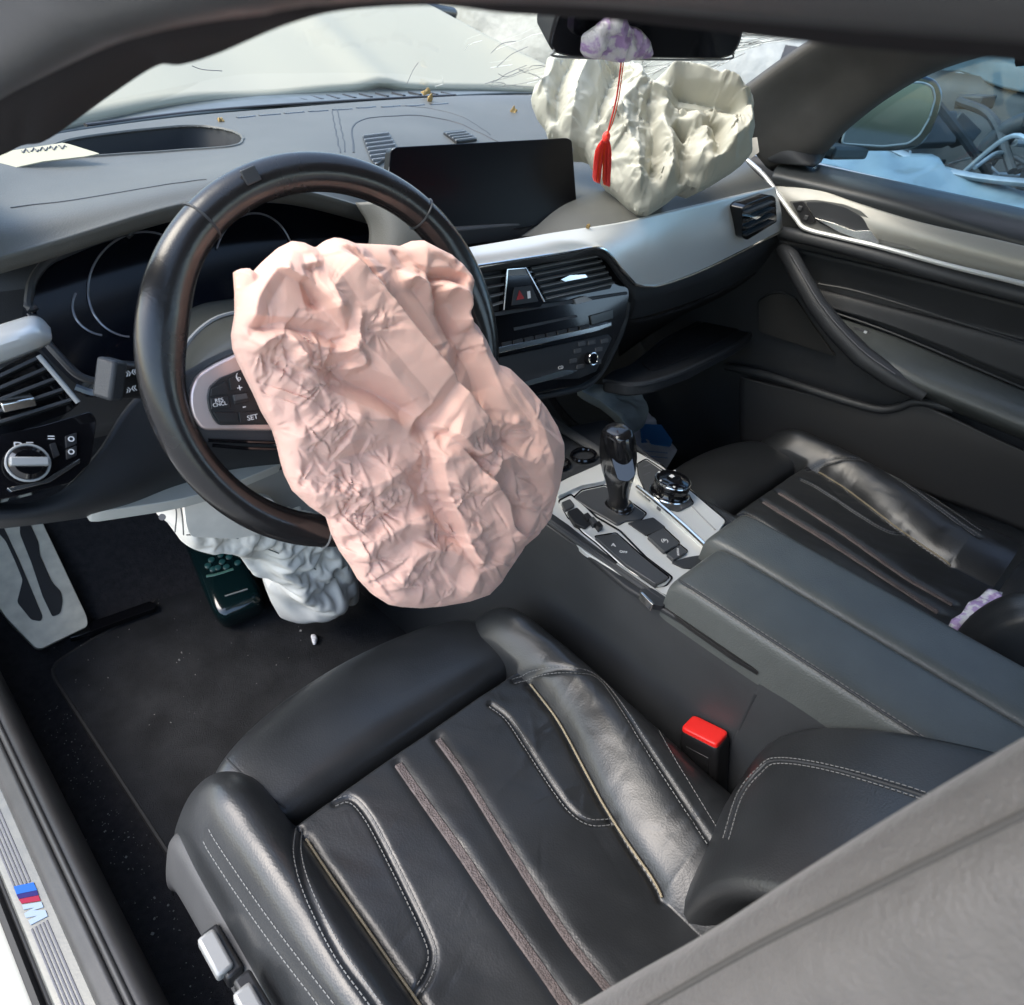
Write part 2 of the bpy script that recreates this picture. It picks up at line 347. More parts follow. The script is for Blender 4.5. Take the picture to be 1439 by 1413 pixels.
def cloth(name, outline, centre, pl, H, folds, crum, mat_, parent=None, nth=340, nr=150, power=3.0, back=.03, edge=.0, seed=1, fac=(), gather=()):
    O = np.array(outline, float); seg = np.linalg.norm(np.roll(O, -1, 0) - O, axis=1); cum = np.concatenate([[0], np.cumsum(seg)])
    s = np.linspace(0, cum[-1], nth, endpoint=False); Oc = np.concatenate([O, O[:1]])
    b = np.stack([np.interp(s, cum, Oc[:, k]) for k in (0, 1)], -1)
    bs = b.copy()
    for _ in range(3): bs = (np.roll(bs, 1, 0) + 2 * bs + np.roll(bs, -1, 0)) / 4
    rr = np.linspace(0.004, 1, nr) ** .85
    P = np.array(centre)[None, None] + rr[:, None, None] * (bs[None] - np.array(centre)[None, None])
    u, v = P[..., 0], P[..., 1]; R = np.broadcast_to(rr[:, None], u.shape)
    wu = u + 14 * vnoise(u / 60 + 3, v / 60, seed) ; wv = v + 14 * vnoise(u / 60, v / 60 + 9, seed + 1)
    h = H * np.sqrt(np.clip(1 - R ** power, 0, 1))
    f = np.zeros_like(h)
    for path, w, amp, mode in folds:
        pp = cr(path, max(8, 5 * len(path))); d, par, side = segd(wu * .5 + u * .5, wv * .5 + v * .5, pp)
        tap = np.clip(np.minimum(par, 1 - par) * 6 + .15, 0, 1)
        if mode == 0: f += amp * np.clip(1 - d / w, 0, 1) * tap
        elif mode == 2: f += amp * np.exp(-(d / w) ** 2) * tap
        else: f += amp * np.where(side * mode > 0, np.clip(1 - d / w, 0, 1), np.clip(1 - d / (w * .12), 0, 1)) * tap
    for c in crum:
        f += crumple(wu, wv, *c)
    for c in fac:
        f += facet(u, v, *c[:5]) * (np.exp(-(((u - c[5][0]) / c[5][2]) ** 2 + ((v - c[5][1]) / c[5][3]) ** 2) ** 2) if len(c) > 5 else 1)
    for gx_, gy_, r0, r1, fr, am, sd in gather:
        rr_ = np.hypot(wu - gx_, wv - gy_); an = np.arctan2(wv - gy_, wu - gx_)
        ph = fr * an / (2 * np.pi) + 1.1 * vnoise(np.cos(an) * 4 + 9, np.sin(an) * 4 + 9, sd) + .5 * vnoise(u / 70, v / 70, sd + 1)
        tri = np.abs((ph % 1) * 2 - 1); wgt = .35 + 1.3 * (vnoise(np.cos(an) * 2.5 + 20, np.sin(an) * 2.5 + 20, sd + 2) + .5)
        f += am * (tri ** .8 - .5) * wgt * np.clip(rr_ / r0, 0, 1) * np.clip((r1 - rr_) / (r1 - r0), 0, 1)
    fade = np.clip((1 - R) * 9, 0, 1) * (1 - edge) + edge
    Q = Uv(u, v, pl); n = pl[1]
    G = Q + n * (h + f * fade)[..., None]
    m = M(); m.grid(G, cu=True)
    rb = np.linspace(1, .02, 8); Pb = np.array(centre) + rb[:, None, None] * (bs[None] - np.array(centre))
    hb = -back * np.sqrt(np.clip(1 - rb ** 3, 0, 1))
    Gb = Uv(Pb[..., 0], Pb[..., 1], pl) + n * hb[:, None, None]
    Gb[0] = G[-1]; m.grid(Gb, cu=True)
    return m.build(name, mat_, parent, ang=75)

def sheet(name, outline, pl, H, folds, mat_, parent=None, step=4.0, excess=.12, iters=260, seed=1, power=2.2, noise=.004, bend=(.25, .12), grav=0., edge_back=.03, dome=1., floor=-.004, fs=1., fac=(), stars=(), sub=1, ang=180):
    """a sheet larger than its outline, relaxed until it buckles into folds and creases the way slack cloth does"""
    O = np.array(outline, float); rs = np.random.RandomState(seed)
    x0, y0 = O.min(0) - step; x1, y1 = O.max(0) + step
    ca, sa = math.cos(.35), math.sin(.35); cx, cy = O.mean(0)
    R_ = max(x1 - x0, y1 - y0) * .72; k = int(2 * R_ / step)
    gi, gj = np.meshgrid(np.arange(k), np.arange(k)); gx_, gy_ = (gi - k / 2) * step, (gj - k / 2) * step
    u, v = cx + gx_ * ca - gy_ * sa, cy + gx_ * sa + gy_ * ca
    ins = inpoly(u, v, O)
    d, par, sd = segd(u, v, np.concatenate([O, O[:1]]))
    act = ins | (d < step * .75)
    # vertices at the rim are moved onto the outline
    Oc = np.concatenate([O, O[:1]]); n_ = len(O)
    t = par * n_; a_ = np.minimum(t.astype(int), n_ - 1); f_ = t - a_
    pu_, pv_ = Oc[a_, 0] + (Oc[a_ + 1, 0] - Oc[a_, 0]) * f_, Oc[a_, 1] + (Oc[a_ + 1, 1] - Oc[a_, 1]) * f_
    rim = act & (d < step * .75); u = np.where(rim, pu_, u); v = np.where(rim, pv_, v); d = np.where(rim, 0, d)
    base = Uv(u, v, pl); n = pl[1]
    q = np.clip(d / (d[act].max() + 1e-9), 0, 1)
    h = H * (1 - (1 - q) ** power) ** .5 * dome
    wu = u + 5 * vnoise(u / 50 + 3, v / 50, seed); wv = v + 5 * vnoise(u / 50, v / 50 + 9, seed + 1)
    for path, w, amp, mode in folds:
        pp = cr(path, max(8, 5 * len(path))); dd, pr, side = segd((wu + u) / 2, (wv + v) / 2, pp); tap = np.clip(np.minimum(pr, 1 - pr) * 6 + .15, 0, 1)
        if mode == 0: g_ = np.clip(1 - dd / w, 0, 1)
        elif mode == 2: g_ = np.exp(-(dd / w) ** 2)
        else: g_ = np.where(side * mode > 0, np.clip(1 - dd / w, 0, 1), np.clip(1 - dd / (w * .15), 0, 1))
        h = h + fs * amp * g_ * tap * np.clip(d / 14, 0, 1)
    h = h + noise * np.clip(d / 10, 0, 1) * (vnoise(u / 26, v / 26, seed + 5) * 2 + vnoise(u / 13, v / 13, seed + 6) + .5 * vnoise(u / 6.5, v / 6.5, seed + 7)) + facet(u, v, 38, noise * .9, seed + 8) * np.clip(d / 10, 0, 1)
    for c in fac: h = h + np.clip(d / 10, 0, 1) * facet(u, v, *c)
    mpp = np.linalg.norm(U(cx + 1, cy, pl=pl) - U(cx, cy, pl=pl))
    for num, (zx0, zy0, zx1, zy1), r0, r1, slope in stars:               # creases radiating from pinch points
        for q_ in range(num):
            sx, sy, R0 = rs.uniform(zx0, zx1), rs.uniform(zy0, zy1), rs.uniform(r0, r1); nn_ = rs.randint(7, 12)
            al = rs.uniform(0, np.pi); st_ = rs.uniform(1., 2.2); du, dv = u - sx, v - sy
            p_, q2 = (du * math.cos(al) + dv * math.sin(al)) / st_, -du * math.sin(al) + dv * math.cos(al)
            rr_ = np.hypot(p_, q2); th_ = np.arctan2(q2, p_) % (2 * np.pi)
            ta = np.sort(rs.uniform(0, 2 * np.pi, nn_)); hv = np.where(np.arange(nn_) % 2, 1., -1.) * rs.uniform(.3, 1., nn_)
            g_ = np.interp(th_, np.concatenate([[ta[-1] - 2 * np.pi], ta, [ta[0] + 2 * np.pi]]), np.concatenate([[hv[-1]], hv, [hv[0]]]))
            h = h + slope * mpp * g_ * rr_ * np.clip(1 - rr_ / R0, 0, 1) * np.clip(d / 8, 0, 1)
    P = base + n * h[..., None]
    ex = 1 + excess * (1 + .9 * vnoise(u / 45, v / 45, seed + 9) * 2)
    W_ = (act & ~rim).astype(float)
    gv = A(0, 0, -1) * grav
    gv = gv - n * gv.dot(n) * .5
    def con(di, dj, st):
        a = (slice(0, k - dj), slice(max(0, -di), k - max(0, di))); b = (slice(dj, k), slice(max(0, di), k + min(0, di)))
        ok = act[a] & act[b]; L = np.linalg.norm(base[a] - base[b], axis=-1) * (ex[a] + ex[b]) / 2
        mid_ok = ok
        if max(abs(di), dj) >= 2:
            hi, hj = di // 2, dj // 2
            mid_ok = ok & act[(slice(hj, k - dj + hj), slice(max(0, -di) + hi, k - max(0, di) + hi))]
        idx = (gi + gj)[a] if False else None
        return a, b, L, mid_ok, st
    cons = [con(1, 0, 1.), con(0, 1, 1.), con(1, 1, .7), con(-1, 1, .7), con(2, 0, bend[0]), con(0, 2, bend[0]), con(4, 0, bend[1]), con(0, 4, bend[1])]
    for it in range(iters):
        D = np.zeros_like(P); C = np.zeros(P.shape[:2])
        for a, b, L, ok, st in cons:
            e = P[b] - P[a]; l = np.linalg.norm(e, axis=-1) + 1e-12
            wa, wb = W_[a], W_[b]; ws = wa + wb; c_ = np.where(ok & (ws > 0), st * (l - L) / l / np.maximum(ws, 1e-9), 0)
            if st < .6: c_ = np.where(l < L * .93, c_, 0)          # bending acts only against sharp folding
            m_ = c_[..., None] * e
            D[a] += m_ * wa[..., None]; D[b] -= m_ * wb[..., None]; C[a] += st * ok; C[b] += st * ok
        P = P + 1.5 * D / np.maximum(C, 1)[..., None] + gv * W_[..., None]
        hh = (P - base) @ n; low = np.clip(floor - hh, 0, None) * W_
        P = P + n * low[..., None]
    idm = -np.ones(act.shape, int); idm[act] = np.arange(act.sum()); V = P[act]
    F = []
    for j in range(k - 1):
        for i in np.nonzero(act[j, :-1] | act[j, 1:])[0]:
            qd = [idm[j, i], idm[j, i + 1], idm[j + 1, i + 1], idm[j + 1, i]]; g = [z_ for z_ in qd if z_ >= 0]
            if len(g) >= 3: F.append(tuple(g))
    m = M(); m.add(V, F)
    from collections import Counter
    ec = Counter(); 
    for f in F:
        for i in range(len(f)): ec[frozenset((f[i], f[(i + 1) % len(f)]))] += 1
    cen = V.mean(0)
    for e, c_ in ec.items():
        if c_ == 1:
            i, j = tuple(e); A_, B_ = V[i], V[j]; s2 = lambda p: p + (cen - p) * .10 - n * edge_back; s1 = lambda p: p + (cen - p) * .004 - n * edge_back * .3
            m.add([A_, B_, s1(B_), s1(A_)], [(0, 1, 2, 3)]); m.add([s1(A_), s1(B_), s2(B_), s2(A_)], [(0, 1, 2, 3)])
    o = m.build(name, mat_, parent, ang=ang, weld=2e-5)
    if sub:
        sb = o.modifiers.new('sub', 'SUBSURF'); sb.levels = 1; sb.render_levels = 1
    return o

# ------------------------------------------------------------------ ground and the things outside
g = M().grid(patch([[(-200, -200, 0), (200, -200, 0)], [(-200, 200, 0), (200, 200, 0)]], 2, 2)).build('ground', GROUND)
tag(g, 'pale dusty concrete ground of the yard around the car', None, kind='structure')

# the wrecked car beside the passenger window
wk = thing('wrecked_car', 'smashed blue grey car with its engine bay open outside the passenger window', 'car', (2.6, .2, 0))
G = patch([[(1.75, -1.6, .86), (1.70, -.7, .92), (1.78, 0, .98), (1.74, .55, .95), (1.85, 1.1, .86)],
           [(2.0, -1.6, .98), (1.98, -.7, 1.02), (2.02, .0, 1.03), (2.0, .5, 1.06), (2.05, 1.1, .95)],
           [(2.35, -1.6, .9), (2.3, -.7, .93), (2.3, 0, .9), (2.35, .5, .93), (2.3, 1.1, .86)]], 60, 24)
G[..., 2] += facet(G[..., 0], G[..., 1], .12, .035, 17) + .05 * vnoise(G[..., 0] * 9, G[..., 1] * 9, 3) + .03 * np.abs(vnoise(G[..., 0] * 4, G[..., 1] * 5, 4))
M().grid(G).build('crumpled_wing', WRECKB, wk, solid=.01)
G = patch([[(1.72, -1.6, .3), (1.68, -.5, .28), (1.7, .4, .3), (1.85, 1.15, .3)], [(1.70, -1.6, .62), (1.66, -.5, .6), (1.68, .4, .62), (1.83, 1.15, .6)], [(1.75, -1.6, .86), (1.70, -.5, .92), (1.76, .4, .95), (1.85, 1.1, .86)]], 40, 20)
G[..., 0] += .06 * vnoise(G[..., 2] * 7, G[..., 1] * 6, 5)
M().grid(G).build('side_panel', WRECKB, wk, solid=.01)
G = patch([[(2.95, -1.3, 1.2), (2.9, -.5, 1.28), (2.95, .4, 1.34), (3.0, 1.1, 1.38)], [(2.98, -1.3, 1.4), (2.92, -.5, 1.46), (2.9, .4, 1.50), (3.0, 1.1, 1.52)], [(3.25, -1.3, 1.72), (3.2, -.5, 1.8), (3.1, .4, 1.72), (3.2, 1.1, 1.66)]], 60, 40)
G += .05 * vnoise(G[..., 2] * 6, G[..., 1] * 6, 8)[..., None]
M().grid(G).build('raised_bonnet', WRECKB, wk, solid=.015)
M().super((2.6, .0, .78), (.38, 1.1, .22), e1=.3, e2=.3).build('engine_bay', WRECKD, wk)
r_ = np.random.RandomState(5)
M().grid(patch([[(2.85, -1.3, .6), (2.85, 1.3, .6)], [(2.9, -1.3, 1.0), (2.9, 1.3, 1.0)], [(2.95, -1.3, 1.32), (2.95, 1.3, 1.36)]], 20, 10)).build('bulkhead', WRECKD, wk, solid=.02)
for i in range(34):
    c = np.array([r_.uniform(2.15, 2.8), r_.uniform(-.3, .85), r_.uniform(.96, 1.27)])
    M().box(c, r_.uniform(.015, .075, 3) * (1, 1, .8), Matrix.Rotation(r_.uniform(-.9, .9), 3, Vector((r_.rand(), r_.rand(), 1))).to_3x3()).build('engine_block', [WRECKD, WRECKM, WRECKD, WRECKD][i % 4], wk, bevel=.006)
for i in range(22):
    p = np.array([r_.uniform(2.05, 2.6), r_.uniform(-.3, .8), r_.uniform(1.02, 1.2)]); q = p + r_.uniform(-.4, .4, 3) * (1, 1, .5); mid = (p + q) / 2 + (0, 0, r_.uniform(.0, .12))
    M().tube([p, mid, q], r_.uniform(.004, .016), n=14).build('hose', [WRECKD, WRECKM][i % 2], wk)
M().tube([(2.3 + .05 * math.cos(a), .02 + .13 * math.cos(a), 1.10 + .13 * math.sin(a)) for a in np.linspace(0, 2 * np.pi, 40, endpoint=False)], .035, seg=12, closed=True).build('loose_tyre', WRECKD, wk)
M().tube([(1.98, -.25, 1.1), (2.0, .15, 1.06), (2.05, .6, 1.12), (2.2, 1.0, 1.05)], .03, n=20, flat=.4).build('bent_bumper_bar', WRECKM, wk)

# pale sheeted vehicle ahead and to the right
vn = thing('sheeted_van', 'pale van under light sheeting beyond the cracked windscreen corner', 'van', (4.9, 3.4, 0))
G = patch([[(3.6, 6.2, .3), (3.5, 4.2, .3), (3.9, 2.3, .3), (5.2, 1.3, .3), (7.4, 1.2, .3)], [(3.5, 6.2, 1.2), (3.4, 4.2, 1.25), (3.8, 2.2, 1.1), (5.2, 1.2, 1.0), (7.4, 1.1, 1.0)],
           [(3.8, 6.2, 2.0), (3.8, 4.2, 2.05), (4.3, 2.5, 1.75), (5.5, 1.6, 1.5), (7.4, 1.5, 1.4)], [(5.5, 6.0, 2.3), (5.5, 4.4, 2.3), (5.6, 3.0, 2.1), (6.2, 2.4, 1.8), (7.4, 2.6, 1.7)]], 90, 60)
G[..., 2] += .08 * vnoise(G[..., 0] * 2.5, G[..., 1] * 2.5, 11); G[..., 0] += .1 * vnoise(G[..., 2] * 3, G[..., 1] * 3, 12)
M().grid(G).build('sheeting', COVER, vn, solid=.02)
for y in (2.6, 5.2): M().tube([(3.75 + .02 * 0, y + .33 * math.cos(a), .34 + .33 * math.sin(a)) for a in np.linspace(0, 2 * np.pi, 28, endpoint=False)], .11, seg=10, closed=True, up=(1, 0, 0)).build('tyre', WRECKD, vn)
dk = thing('dark_hatchback', 'dark grey car parked ahead of the white bonnet', 'car', (2.3, 3.9, 0))
G = []
for x, z0, zz in ((-1.0, .25, .9), (-.9, .25, 1.35), (-.3, .25, 1.5), (.5, .25, 1.5), (1.3, .25, 1.05), (2.0, .25, .85)):
    G.append([(1.9 + x * .75, 3.1, z0), (1.9 + x * .75, 3.06, .8), (1.9 + x * .75, 3.4, zz), (1.9 + x * .75, 4.3, zz), (1.9 + x * .75, 4.7, .8), (1.9 + x * .75, 4.7, z0)])
M().grid(patch(G, 40, 40)).build('body', WRECKD, dk, solid=.02)
for x in (1.4, 2.8): M().tube([(x + .32 * math.cos(a), 3.08, .32 + .32 * math.sin(a)) for a in np.linspace(0, 2 * np.pi, 28, endpoint=False)], .1, seg=10, closed=True, up=(0, 1, 0)).build('tyre', RUBBER, dk)
M().box((2.0, 3.22, 1.14), (.5, .03, .18), Matrix.Rotation(-.45, 3, 'X')).build('side_window', GLOSS, dk, bevel=.02)

# ------------------------------------------------------------------ the car's body
car = thing('white_car', 'white car body seen from inside with raised bonnet, roof, pillars, sill and carpeted floor', 'car', (0, 0, 0))
# bonnet (buckled upward)
HB = RY([(-60, 205, .62), (60, 176, .70), (250, 137, .80), (400, 123, .86), (600, 119, .89), (740, 122, .87), (850, 130, .72)])
HC = RY([(-60, 218, .56), (60, 191, .62), (250, 164, .71), (400, 151, .76), (600, 138, .78), (740, 131, .76), (850, 139, .60)])
far = np.array([(-.85, 1.95, 1.24), (-.55, 2.1, 1.33), (-.1, 2.2, 1.40), (.25, 2.1, 1.41), (.55, 1.95, 1.38), (.8, 1.65, 1.33), (.84, 1.40, 1.275)])
mid = np.array([(-.8, 1.25, 1.12), (-.5, 1.35, 1.17), (-.1, 1.45, 1.225), (.2, 1.45, 1.235), (.52, 1.32, 1.235), (.77, 1.2, 1.225), (.85, 1.05, 1.205)])
G = patch([HB, mid, far], 90, 60)
G[..., 2] += .012 * np.exp(-((G[..., 0] - .33 - .12 * (G[..., 1] - 1)) / .05) ** 2) - .010 * np.exp(-((G[..., 0] - .02) / .12) ** 2)
hood = M().grid(G).build('bonnet', HOODP, car, solid=.018, off=-1)
lip = HB + (0, .0, -.004)
# cowl and wiper
G = patch([HB + (0, .03, -.01), HB + (0, -.01, -.014), HC], 60, 10)
M().grid(G).build('cowl', mat('cowl_plastic', (.075, .088, .085), .45, var=.2, vscale=30), car, solid=.004)
M().tube(cr([U(120, 176, y=.66), U(300, 155, y=.74), U(470, 143, y=.76), U(640, 134, y=.76)], 30), .004, flat=.6).build('wiper_blade', RUBBER, car)
for i in range(14):
    u = 330 + i * 23; p = U(u, 131 + abs(u - 600) * .045, y=.83)
    M().box(p, (.0035, .02, .002)).build('cowl_slot', PLAST, car)
# windscreen: base behind the dashboard, top at the headliner
WB = np.array([(-.62, .40, 1.04), (-.47, .53, 1.06), (-.22, .70, 1.07), (0, .76, 1.085), (.3, .75, 1.115), (.55, .66, 1.14), (.70, .45, 1.14)])
WT = np.array([(-.60, -.24, 1.236), (-.42, -.14, 1.28), (-.2, -.06, 1.315), (0, -.03, 1.325), (.2, -.02, 1.33), (.45, .0, 1.328), (.60, .05, 1.32)])
WSG = patch([WB, (WB + WT) / 2 + (0, .0, .03), WT], 60, 30)
ws = M().grid(WSG).build('windscreen', GLASS_F, car)
# cracks of the shattered corner, lying in the glass
r_ = np.random.RandomState(21); cm = M()
WSF = cr(cr(np.swapaxes(WSG, 0, 1), 400), 400) if False else None
def wsp(a, b):
    i = np.clip(a, 0, 1) * 59; j = np.clip(b, 0, 1) * 29; i0, j0 = int(min(i, 58)), int(min(j, 28)); fi, fj = i - i0, j - j0
    q = WSG[j0, i0] * (1 - fi) * (1 - fj) + WSG[j0, i0 + 1] * fi * (1 - fj) + WSG[j0 + 1, i0] * (1 - fi) * fj + WSG[j0 + 1, i0 + 1] * fi * fj
    return q + A(0, -.001, -.004)
for i in range(46):
    a0, b0 = r_.uniform(.78, .99), r_.uniform(.05, .9); an = r_.normal(1.25, .22); L = r_.uniform(.12, .5)
    pts = [wsp(a0 + L * .35 * math.cos(an) * t + r_.normal(0, .004), b0 + L * math.sin(an) * t) for t in np.linspace(0, 1, 7)]
    cm.tube(pts, r_.uniform(.0003, .0009), seg=4)
for i in range(5):
    a0, b0 = r_.uniform(.62, .82), r_.uniform(.02, .35); an = r_.uniform(.2, 2.2); L = r_.uniform(.04, .16)
    pts = [wsp(a0 + L * .4 * math.cos(an) * t + r_.normal(0, .003), b0 + L * math.sin(an) * t) for t in np.linspace(0, 1, 5)]
    cm.tube(pts, r_.uniform(.0002, .0005), seg=4)
c_ = cm.build('windscreen_cracks', CRACK, car, kind='stuff')
cm = M()
for i in range(40):
    a0, b0 = r_.uniform(.74, .99), r_.uniform(.02, .9); an = r_.normal(1.15, .3); L = r_.uniform(.1, .45)
    cm.tube([wsp(a0 + L * .35 * math.cos(an) * t + r_.normal(0, .005), b0 + L * math.sin(an) * t) for t in np.linspace(0, 1, 7)], r_.uniform(.0002, .0007), seg=4)
wpts = [(r_.uniform(.74, .995) , r_.uniform(.02, .85)) for _ in range(170)]; seen_ = set()
for i, (a, b) in enumerate(wpts):
    for k_ in sorted(range(len(wpts)), key=lambda q: (wpts[q][0] - a) ** 2 * 2.2 + (wpts[q][1] - b) ** 2)[1:4]:
        if (k_, i) in seen_: continue
        seen_.add((i, k_)); c0, c1 = wpts[k_]
        cm.tube([wsp(a, b), wsp((a + c0) / 2 + r_.normal(0, .003), (b + c1) / 2 + r_.normal(0, .004)), wsp(c0, c1)], r_.uniform(.0002, .00045), seg=4)
cm.build('windscreen_cracks', mat('crack_grey', (.22, .22, .20), .6), car, kind='stuff')
cm = M()
for path in ([(698, 95), (708, 86), (720, 76), (742, 66)], [(700, 104), (712, 108), (735, 99)], [(682, 118), (700, 112), (712, 104), (740, 92)], [(572, 118), (580, 100), (588, 88)], [(270, 93), (285, 98), (312, 100)], [(690, 75), (705, 62), (725, 58)]):
    cm.tube(UP(path, y=.45), .00045, seg=4, n=16)
cm.build('windscreen_scratches', INK, car, kind='stuff')

# driver side pillar and roof rail: one swept band, its inner edge against the windscreen
INN = [(-160, 370, -0.6), (-60, 262, -0.6), (15, 208, -0.6), (62, 194, -0.6), (150, 130, -0.6), (216, 86, -0.6), (252, 83, -0.6), (300, 68, -0.595), (400, 22, -0.585), (480, 0.4, -0.57), (600, -8, -0.56), (720, -8, -0.55), (850, -2, -0.54), (1000, 11, -0.53), (1190, 29, -0.53), (1425, 43, -0.53), (1650, 57, -0.53), (2000, 81, -0.53)]
MIDR = [(-160, 270, -0.64), (-60, 172, -0.64), (15, 124, -0.64), (62, 98, -0.64), (130, 63, -0.64), (180, 40, -0.64), (225, 26, -0.64), (300, 10, -0.635), (400, -8, -0.63), (480, -17.6, -0.61), (600, -25, -0.6), (720, -23, -0.59), (850, -19, -0.58), (1000, -9, -0.575), (1190, 5, -0.575), (1425, 17, -0.575), (1650, 31, -0.575), (2000, 51, -0.575)]
ri, rm = RX(INN), RX(MIDR)
inner2 = ri + np.array([[.03, .0, .035]]) * np.linspace(.5, 1.4, len(ri))[:, None]
inner2[:11] = ri[:11] + (.012, .03, .006)
G = patch([inner2, ri, (ri + rm) / 2 + (0, 0, -.002), rm, rm + (-.012, 0, .02)], 140, 22)
M().grid(G).build('pillar_lining', HEAD, car, solid=.003)
sp = cr(rm, 120) + (-.012, -.004, .012)
M().tube(sp, .0165, seg=16).build('door_seal', SEAL, car)
M().tube(sp + (-.032, .0, .016), .017, seg=14).build('outer_seal', SEAL, car)
G = patch([cr(rm, 30) + (-.045, 0, .01), cr(rm, 30) + (-.085, 0, .045), cr(rm, 30) + (-.07, .02, .09)], 60, 12)
M().grid(G).build('roof_frame', PAINT, car, solid=.004)
# roof
top = inner2[8:]
RL = cr(np.array([(-.56, -.12, 1.275), (-.545, -.30, 1.285), (-.52, -.5, 1.295), (-.52, -.9, 1.30), (-.52, -1.25, 1.30)]), 20)
RC = cr(np.array([(0, -.03, 1.335), (0, -.3, 1.375), (0, -.5, 1.385), (0, -.9, 1.385), (0, -1.25, 1.38)]), 20)
RR = cr(np.array([(.60, .05, 1.325), (.60, -.15, 1.345), (.6, -.5, 1.35), (.6, -.9, 1.35), (.6, -1.25, 1.35)]), 20)
G = patch([RL, (RL + RC) / 2 + (0, 0, .015), RC, (RC + RR) / 2 + (0, 0, .012), RR], 30, 40)
M().grid(G).build('headlining', HEAD, car, solid=.006)
M().grid(G + (0, 0, .03)).build('roof_panel', PAINT, car, solid=.003)
# passenger side pillar
P0 = RX([(1020, 152, .60), (1060, 124, .60), (1110, 88, .60), (1160, 55, .60), (1190, 37, .60), (1230, 10, .60)])
P1 = RX([(1050, 200, .655), (1100, 160, .655), (1160, 118, .655), (1220, 84, .655), (1290, 60, .655), (1360, 30, .655)])
P2 = RX([(1075, 232, .70), (1130, 212, .70), (1180, 172, .70), (1240, 130, .70), (1310, 92, .70), (1425, 57, .70)])
P3 = RX([(1085, 240, .735), (1150, 220, .735), (1195, 178, .735), (1250, 136, .735), (1320, 98, .735), (1436, 62, .735)])
G = patch([P0 + (.02, .03, 0), P0, P1, P2, P3], 40, 26)
M().grid(G).build('passenger_pillar_lining', mat('pillar_cloth', (.095, .090, .083), .85, spec=.2, bump=[('n', 900, .4, .001)], var=.1), car, solid=.003)
q = [P3[-1], P3[-1] + (0, -.25, .05), P3[-1] + (0, -.7, .07)]
M().tube(q, .03, n=20, seg=12).build('passenger_roof_rail', HEAD, car)
# sill, straight along the car
def sweep(prof, y0=-1.3, y1=.62, n=3, dz=0.):
    return np.array([[(x, y, z + dz) for x, z in prof] for y in np.linspace(y0, y1, n)])
S = M().grid(sweep([(-.95, .12), (-.90, .30), (-.83, .372), (-.80, .388), (-.786, .392)])).build('outer_sill', PAINT, car, solid=.003)
S = M().grid(sweep([(-.786, .392), (-.785, .41), (-.781, .414), (-.777, .405), (-.774, .414), (-.7715, .414), (-.7712, .40)])).build('sill_seal', RUBBER, car, solid=.003)
S = M().grid(sweep([(-.7715, .418), (-.770, .423), (-.743, .428), (-.7415, .424)])).build('sill_plate', STEEL, car, solid=.002, bevel=.0008)
prof = [(-.7415, .420), (-.740, .434), (-.731, .439), (-.7265, .440), (-.724, .433), (-.7215, .440), (-.719, .441), (-.7165, .434), (-.7155, .438), (-.708, .436), (-.700, .420), (-.695, .39), (-.692, .35), (-.690, .26)]
S = M().grid(sweep(cr(prof, 60))).build('sill_trim', mat('sill_plastic', (.040, .039, .038), .48, spec=.45, bump=[('n', 300, .2, .0008)], var=.15, vscale=25), car, solid=.003)
# grooves and emblem on the plate
zs = .4265
pz = (A(-.757, 0, .4262), nrm(A(-.18, 0, 1)))
plate_o = lambda name, px, m_, h=.0012: plate(name, px, pz, m_, car, h=h, back=.001, r=0, bevel=0)
plate_o('emblem_stripe', [(19, 1246), (47, 1240), (52, 1251), (23, 1257)], MBLUE)
plate_o('emblem_stripe', [(23, 1257.5), (52, 1251.5), (54, 1258), (26, 1263.5)], MDARK)
plate_o('emblem_stripe', [(26, 1264), (54, 1258.5), (57, 1266), (30, 1270)], MRED)
plate_o('emblem_letter', [(31, 1272), (58, 1267.5), (61, 1275), (46.5, 1279.5), (63.5, 1279), (67, 1287.5), (43, 1300), (40, 1293.5), (52, 1287), (36.5, 1290), (34, 1284), (47.5, 1275.5), (33, 1278.5)], MLET)
for k in range(5):
    u0 = 45 + k * 5.2
    a = U(u0, 1306 - k * 3, pl=pz); b = U(u0 + 50 + k * 1.0, 1420, pl=pz)
    b = A(a[0], -.55, a[2])
    m = M().tube([a, b], .0011, seg=6); m.build('sill_groove', INK, car)
    c0 = A(a[0], a[1] + .052, a[2]); c1 = A(a[0], .5, a[2])
    m = M().tube([c0, c1], .0011, seg=6); m.build('sill_groove', INK, car)
# carpeted floor, kick-up and firewall
G = patch([[(-.69, y, z), (-.685, y, z - .01), (-.4, y, z), (-.12, y, z + .02), (.0, y, z + (.1 if z < .5 else 0)), (.12, y, z + .02), (.4, y, z), (.69, y, z), (.70, y, z + .1)] for y, z in ((-1.3, .25), (-.4, .255), (.0, .26), (.35, .262), (.5, .275), (.62, .36), (.74, .56), (.78, .80), (.78, 1.0))], 90, 80)
fl = M().grid(G).build('floor_carpet', CARPET, car, solid=.004)
M().grid(patch([[(-.695, -1.3, .24), (-.695, .3, .24), (-.68, .8, .25)], [(-.70, -1.3, .36), (-.70, .3, .37), (-.685, .8, .6)], [(-.705, -1.3, .40), (-.705, .3, .41), (-.69, .8, 1.0)]], 12, 12)).build('kick_panel', PLAST2, car, solid=.004)
M().grid(patch([[(.70, .30, .22), (.69, .82, .25)], [(.735, .30, .7), (.72, .82, .7)], [(.74, .30, 1.12), (.73, .82, 1.05)]], 12, 12)).build('kick_panel', PLAST2, car, solid=.004)
